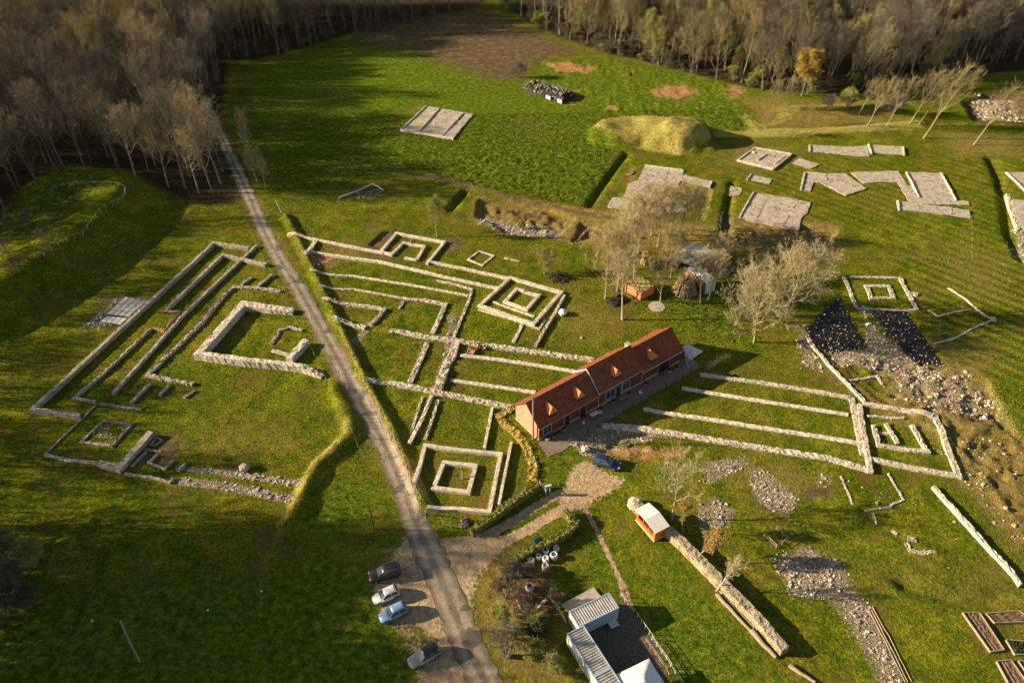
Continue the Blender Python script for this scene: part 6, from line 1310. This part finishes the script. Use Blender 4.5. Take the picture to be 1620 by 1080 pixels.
# ------------------------------------------------------------------ dark sheets weighed down with stones
def sheet(px, label, seed):
    rg = random.Random(seed); P = gp(px); n = 26; v = []
    A, B_, Cc, D = [np.array(q) for q in P]
    for i in range(n+1):
        for j in range(n+1):
            q = (A*(1-i/n)+D*(i/n))*(1-j/n)+(B_*(1-i/n)+Cc*(i/n))*(j/n); e = 1 if 0 < i < n and 0 < j < n else 0
            q = q+np.array((rg.uniform(-.25, .25), rg.uniform(-.25, .25))); v.append((q[0], q[1], hz(*q)+.14+e*rg.uniform(-.03, .12)))
    root = empty('ground_sheet'); s = MB(); s.add(v, [(i*(n+1)+j, i*(n+1)+j+1, (i+1)*(n+1)+j+1, (i+1)*(n+1)+j)[::-1] for i in range(n) for j in range(n)])
    s.build('sheet', M['black'], root); k = MB(); w_ = []
    for _ in range(150): a_ = rg.choice(v); w_.append((a_[0], a_[1], a_[2]+.02))
    for i in range(n+1):
        for j in (0, n): a_ = v[i*(n+1)+j]; b_ = v[j*(n+1)+i]; 
        if rg.random() < .6: w_.append(v[i*(n+1)]); w_.append(v[i*(n+1)+n]); w_.append(v[n*(n+1)+i])
    stones(k, w_, .06, .15, rg); tag(k.build('weights', M['loose'], root), kind='stuff'); return tag(root, label, 'sheet')
sheet([(1272, 522), (1328, 470), (1372, 548), (1306, 556)], 'left black sheet weighed down with stones, below the big bare trees', 1)
sheet([(1375, 489), (1433, 490), (1492, 576), (1448, 574)], 'right black sheet weighed down with stones, below the rubble square', 2)

# ------------------------------------------------------------------ silage heap
P = [Vector((*G0(a, b, 1.0), 0)) for a, b in ((838, 126), (905, 147), (898, 157), (832, 138))]
c = sum(P, Vector())/4; d = (P[1]-P[0]).normalized(); hz_ = hz(c.x, c.y); Lh = (P[1]-P[0]).length; Wh = 6.5
heap = empty('covered_heap', (c.x, c.y, hz_), math.atan2(d.y, d.x)); tag(heap, 'long heap covered in black plastic in the upper green field', 'heap')
rg = random.Random(9); n1, n2 = 34, 14; v = []
for i in range(n1+1):
    for j in range(n2+1):
        x = (i/n1-.5); y = (j/n2-.5); z = 1.7*min(1, (1-abs(2*y)**3)*1.2)*min(1, (1-abs(2*x)**8)*1.4); v.append((x*Lh+rg.uniform(-.1, .1), y*Wh+rg.uniform(-.1, .1), max(-.2, z+(rg.uniform(-.14, .14) if z > .1 else 0))))
s = MB(); s.add(v, [(i*(n2+1)+j, (i+1)*(n2+1)+j, (i+1)*(n2+1)+j+1, i*(n2+1)+j+1) for i in range(n1) for j in range(n2)]); s.build('plastic_cover', M['black'], heap)
k = MB(); stones(k, [(q[0], q[1], q[2]+.05) for q in v if q[2] > .5 and rg.random() < .35], .15, .36, rg); tag(k.build('weights', M['grey'], heap), kind='stuff')
for x in (.12, .38): k = MB(); k.box(Lh*x, Lh*x+1.6, -Wh/2-.3, -Wh/2-.1, .1, 1.1); k.build('white_panel', M['white'], heap)

# ------------------------------------------------------------------ brush pile and huts
def pile(px, Rr, hh, n, label, m, name, cat, ln=2.2, rad=.05, cone=0, ms=None):
    rg = random.Random(int(px[0])); mb = MB()
    for _ in range(n):
        if cone: a_ = rg.uniform(0, 6.28); b_ = Vector((math.cos(a_)*Rr*rg.uniform(.7, 1.05), math.sin(a_)*Rr*rg.uniform(.7, 1.05), -.1)); t = Vector((b_.x*.3+rg.uniform(-.7, .9), b_.y*.3+rg.uniform(-.5, .5), hh*rg.uniform(.55, 1.15)))
        else:
            a_ = rg.uniform(0, 6.28); q = Rr*math.sqrt(rg.random())*.8; cc = Vector((math.cos(a_)*q, math.sin(a_)*q, rg.uniform(.05, hh)*(1-(q/Rr)**2))); d_ = Vector((rg.uniform(-1, 1), rg.uniform(-1, 1), rg.uniform(-.25, .25))).normalized()*ln*.5*rg.uniform(.5, 1); b_, t = cc-d_, cc+d_
        mb.tube([b_, t], [rad*rg.uniform(.8, 1.3), rad*.7], 4)
    o = mb.build(name, M[m]); o.location = G(*px); return tag(o, label, cat)
pile((884, 440), 2.0, 1.0, 160, 'brown brush pile with dark ends right of the low bushy tree', 'wooddark', 'brush_pile', 'brush pile')
pile((1083, 462), 2.6, 3.6, 150, 'cone of leaning planks in front of the sheds', 'planks', 'plank_stack', 'planks', cone=1, rad=.08)
pile((1020, 415), 1.2, 2.6, 26, 'small sheaf of upright pale poles behind the white sack', 'planks', 'pole_sheaf', 'poles', cone=1, rad=.09)
pile((1098, 436), 2.4, .8, 120, 'heap of grey offcuts between the two shed roofs', 'wood', 'offcut_heap', 'timber heap', rad=.05)
pile((1140, 425), 3.0, 1.2, 170, 'tangle of dry branches right of the patched roof', 'wood', 'brush_pile', 'brush pile', ln=3)
pile((1065, 408), 2.8, 1.0, 150, 'tangle of dry branches on the left of the patched roof', 'twiggold', 'brush_pile', 'brush pile', ln=2.8)
def shed(px, ztop, label, roofm, name='open_shed', slope=(0, 0, 0, 0), walls=(), th=.1, wm='rust', patches=0):
    z = hz(*G0(px[0][0], px[0][1], ztop[0])); P = [Vector((*G0(a, b, z+t), z+t)) for (a, b), t in zip(px, ztop)]; c = sum(P, Vector())/4; root = empty(name, (c.x, c.y, z)); tag(root, label, 'shed')
    Q = [q-Vector((c.x, c.y, z)) for q in P]; rg = random.Random(int(px[0][0])); n = 9; v = []
    for i in range(n+1):
        for j in range(n+1): q = Q[0].lerp(Q[3], i/n).lerp(Q[1].lerp(Q[2], i/n), j/n); v.append((q.x, q.y, q.z+rg.uniform(-.08, .08)))
    s = MB(); s.add(v, [(i*(n+1)+j, i*(n+1)+j+1, (i+1)*(n+1)+j+1, (i+1)*(n+1)+j)[::-1] for i in range(n) for j in range(n)]); v2 = [(a, b, e-th) for a, b, e in v]; s.add(v2, [(i*(n+1)+j, (i+1)*(n+1)+j, (i+1)*(n+1)+j+1, i*(n+1)+j+1)[::-1] for i in range(n) for j in range(n)]); s.build('roof', M[roofm], root)
    for q in Q: s = MB(); s.tube([(q.x*.95, q.y*.95, -.3), (q.x*.95, q.y*.95, q.z-.1)], .09, 6); s.build('post', M['wood'], root)
    for (i, j, m_) in walls:
        a_, b_ = Q[i]*.97, Q[j]*.97; d_ = Vector((-(b_-a_).y, (b_-a_).x, 0)).normalized()*.03; s = MB()
        s.add([(a_-d_)*Vector((1, 1, 0)) if 0 else Vector((a_.x-d_.x, a_.y-d_.y, -.1)), Vector((b_.x-d_.x, b_.y-d_.y, -.1)), Vector((b_.x-d_.x, b_.y-d_.y, b_.z-.12)), Vector((a_.x-d_.x, a_.y-d_.y, a_.z-.12)), Vector((a_.x+d_.x, a_.y+d_.y, -.1)), Vector((b_.x+d_.x, b_.y+d_.y, -.1)), Vector((b_.x+d_.x, b_.y+d_.y, b_.z-.12)), Vector((a_.x+d_.x, a_.y+d_.y, a_.z-.12))], [(0, 1, 2, 3), (7, 6, 5, 4), (3, 2, 6, 7), (0, 3, 7, 4), (1, 5, 6, 2)]); s.build('wall', M[m_], root)
    for _ in range(patches):
        u, w_ = rg.uniform(.1, .8), rg.uniform(.1, .8); a_ = Q[0].lerp(Q[3], u).lerp(Q[1].lerp(Q[2], u), w_); s = MB(); r_ = rg.uniform(.4, .9); s.prism([(a_.x+r_*math.cos(t)*rg.uniform(.7, 1.2), a_.y+r_*math.sin(t)*rg.uniform(.7, 1.2)) for t in (0, 1.2, 2.6, 3.8, 5.1)], a_.z+.06, a_.z+.13); s.build('roof_patch', M[rg.choice(('white', 'metal', 'rust', 'offwhite'))], root)
    return root
shed([(1053, 408), (1094, 384), (1143, 400), (1097, 420)], (2.6, 3.1, 3.0, 2.5), 'open shed with a patched grey and white roof behind the planks', 'metal', walls=((1, 2, 'wooddark'), (0, 1, 'wood')), patches=16)
shed([(1085, 425), (1101, 418), (1134, 441), (1118, 448)], (3.0, 3.1, 2.8, 2.7), 'narrow lean to with a white roof and hanging white sheet', 'offwhite', walls=((2, 3, 'whitecloth'), (0, 3, 'rust')))
shed([(989, 446), (1012, 436), (1036, 452), (1014, 464)], (2.0, 2.1, 1.9, 1.8), 'small hut with orange walls and a brushwood roof', 'twiggold', 'orange_hut', walls=((0, 1, 'orangebrick'), (0, 3, 'orangebrick'), (2, 3, 'orangebrick'), (1, 2, 'orangebrick')))
pile((1012, 466), 2.2, .5, 130, 'brushwood spread behind the orange hut', 'twiggold', 'brush_pile', 'brush pile', ln=2)
p = MB(); cc = G(1039, 485); n = 18; p.prism([(1.6*math.cos(6.283*i/n), 1.6*math.sin(6.283*i/n)) for i in range(n)], -.3, .08); o = p.build('round_floor', M['plinth']); o.location = cc; tag(o, 'round pale paved disc right of the orange hut', 'paving')
def crumple(px, rx, ry, h, label, m, name, cat):
    rg = random.Random(int(px[0])); n = 16; v = [(rx*(i/n*2-1)+rg.uniform(-.08, .08), ry*(j/n*2-1)+rg.uniform(-.08, .08), max(-.1, h*(1-max(abs(i/n*2-1), abs(j/n*2-1))**2)*rg.uniform(.5, 1.1))) for i in range(n+1) for j in range(n+1)]
    s = MB(); s.add(v, [(i*(n+1)+j, (i+1)*(n+1)+j, (i+1)*(n+1)+j+1, i*(n+1)+j+1) for i in range(n) for j in range(n)]); o = s.build(name, M[m]); o.location = G(*px); o.rotation_euler = (0, 0, rg.uniform(0, 1)); return tag(o, label, cat)
crumple((977, 476), 2.2, 1.5, .8, 'crumpled black plastic pile left of the orange hut', 'black', 'plastic_pile', 'plastic sheet')
crumple((1036, 420), 1.4, 1.2, .9, 'black plastic bundle behind the orange hut', 'black', 'plastic_pile', 'plastic sheet')
crumple((1034, 418), .6, .6, 1.1, 'white sack lying on the black plastic bundle', 'white', 'white_sack', 'sack')
# metal covers beside the perimeter wall
for px, lb, m in (([(168, 496), (197, 469), (233, 475), (203, 501)], 'larger flat metal cover beside the perimeter wall', 'metal'), ([(158, 508), (168, 500), (201, 503), (190, 513)], 'smaller pale cover below the larger metal one', 'offwhite')):
    z = hz(*G0(190, 488)); P = [tuple(G0(a, b, z+.5)) for a, b in px]; root = empty('trench_cover', (0, 0, 0)); tag(root, lb, 'cover'); s = MB(); s.prism(P, z+.42, z+.48); s.build('sheet', M[m], root)
    for k in range(5):
        a_ = Vector(P[0]).lerp(Vector(P[3]), k/4); b_ = Vector(P[1]).lerp(Vector(P[2]), k/4); s = MB(); s.tube([(a_.x, a_.y, z+.5), (b_.x, b_.y, z+.5)], .04, 4); s.build('rib', M[m], root)
# white chips of paper in the dark grass
for i, (a, b) in enumerate(((146, 982), (329, 965), (414, 935))): tag(boulder((a, b), .16, ['tiny white stone in the dark grass at far left', 'tiny white stone in the middle of the dark grass', 'tiny white stone near the foot of the bank'][i], 'white'), None, 'stone')

# ------------------------------------------------------------------ grass tufts over the turf
def tufts():
    rs = np.random.RandomState(12); n = 330000
    Y = 48+np.abs(rs.rand(n))**1.0*165; X = (rs.rand(n)-.5)*2*(62+(Y-48)*.62)
    ix = np.clip(np.searchsorted(gx, X), 0, nx-1); iy = np.clip(np.searchsorted(gy, Y), 0, ny-1)
    ex = sum(COV[c][iy, ix] for c in ('gravel', 'black', 'stone', 'soil', 'litter_and_shade', 'orange'))
    d, _ = seg_sdist(X, Y, gp(ROADPX)); k = (ex < .35) & (d > 2.2+.5*vn(X, Y, 1.5, 3))
    k &= (vn(X, Y, 2.6, 8)+.8*vn(X, Y, .9, 5)+.9*COV['lush'][iy, ix]+.5*COV['pale'][iy, ix] > rs.rand(n)*1.1-.35)
    for P in PADS: k &= ~(poly_in(X, Y, P) > .12+.25*rs.rand(n))
    for P in [[np.array(q) for q in ((hA-hn*3.4), (hA-hn*3.4+hd*33), (hA+hn*6.3+hd*32), (hA+hn*6.3))]]+[gp([(885, 960), (925, 1090), (1080, 1100), (975, 950), (940, 925)]), gp([(1272, 522), (1328, 470), (1372, 548), (1306, 556)]), gp([(1375, 489), (1433, 490), (1492, 576), (1448, 574)])]: k &= ~(poly_in(X, Y, P) > -.2)
    X, Y = X[k], Y[k]; dry = (COV['pale'][iy, ix][k] > .35) | (rs.rand(len(X)) < .04+.45*COV['dry'][iy, ix][k]); Z = hfun(X, Y); lu = COV['lush'][iy, ix][k]
    N = len(X); V = np.zeros((N, 6, 3)); fa = np.clip((Y-50)/60, .35, 1); h = (.07+.13*rs.rand(N)+.16*lu*rs.rand(N))*(.5+.5*fa); sz = (.05+.07*rs.rand(N)+.05*lu)*fa
    for q in range(2):
        a = rs.rand(N)*6.28; b = rs.rand(N)*6.28; o = .05
        for j, sg in enumerate((-1, 1)):
            V[:, q*3+j, 0] = X+sg*np.cos(a)*sz; V[:, q*3+j, 1] = Y+sg*np.sin(a)*sz; V[:, q*3+j, 2] = Z-.03
        V[:, q*3+2, 0] = X+np.cos(b)*o+.04; V[:, q*3+2, 1] = Y+np.sin(b)*o; V[:, q*3+2, 2] = Z+h
    m_ = bpy.data.meshes.new('grass'); m_.vertices.add(N*6); m_.vertices.foreach_set('co', V.ravel().astype('f')); m_.loops.add(N*6); m_.loops.foreach_set('vertex_index', np.arange(N*6, dtype='i'))
    m_.polygons.add(N*2); m_.polygons.foreach_set('loop_start', (np.arange(N*2)*3).astype('i')); m_.polygons.foreach_set('loop_total', np.full(N*2, 3, 'i'))
    m_.materials.append(M['tuft']); m_.materials.append(M['tuftdry']); m_.polygons.foreach_set('material_index', np.repeat(dry.astype('i'), 2)); m_.update(); m_.validate()
    o = bpy.data.objects.new('grass', m_); C.objects.link(o); tag(o, 'short green and straw coloured tufts growing all over the site', 'grass', None, 'stuff'); print('TUFTS', N)
tufts()
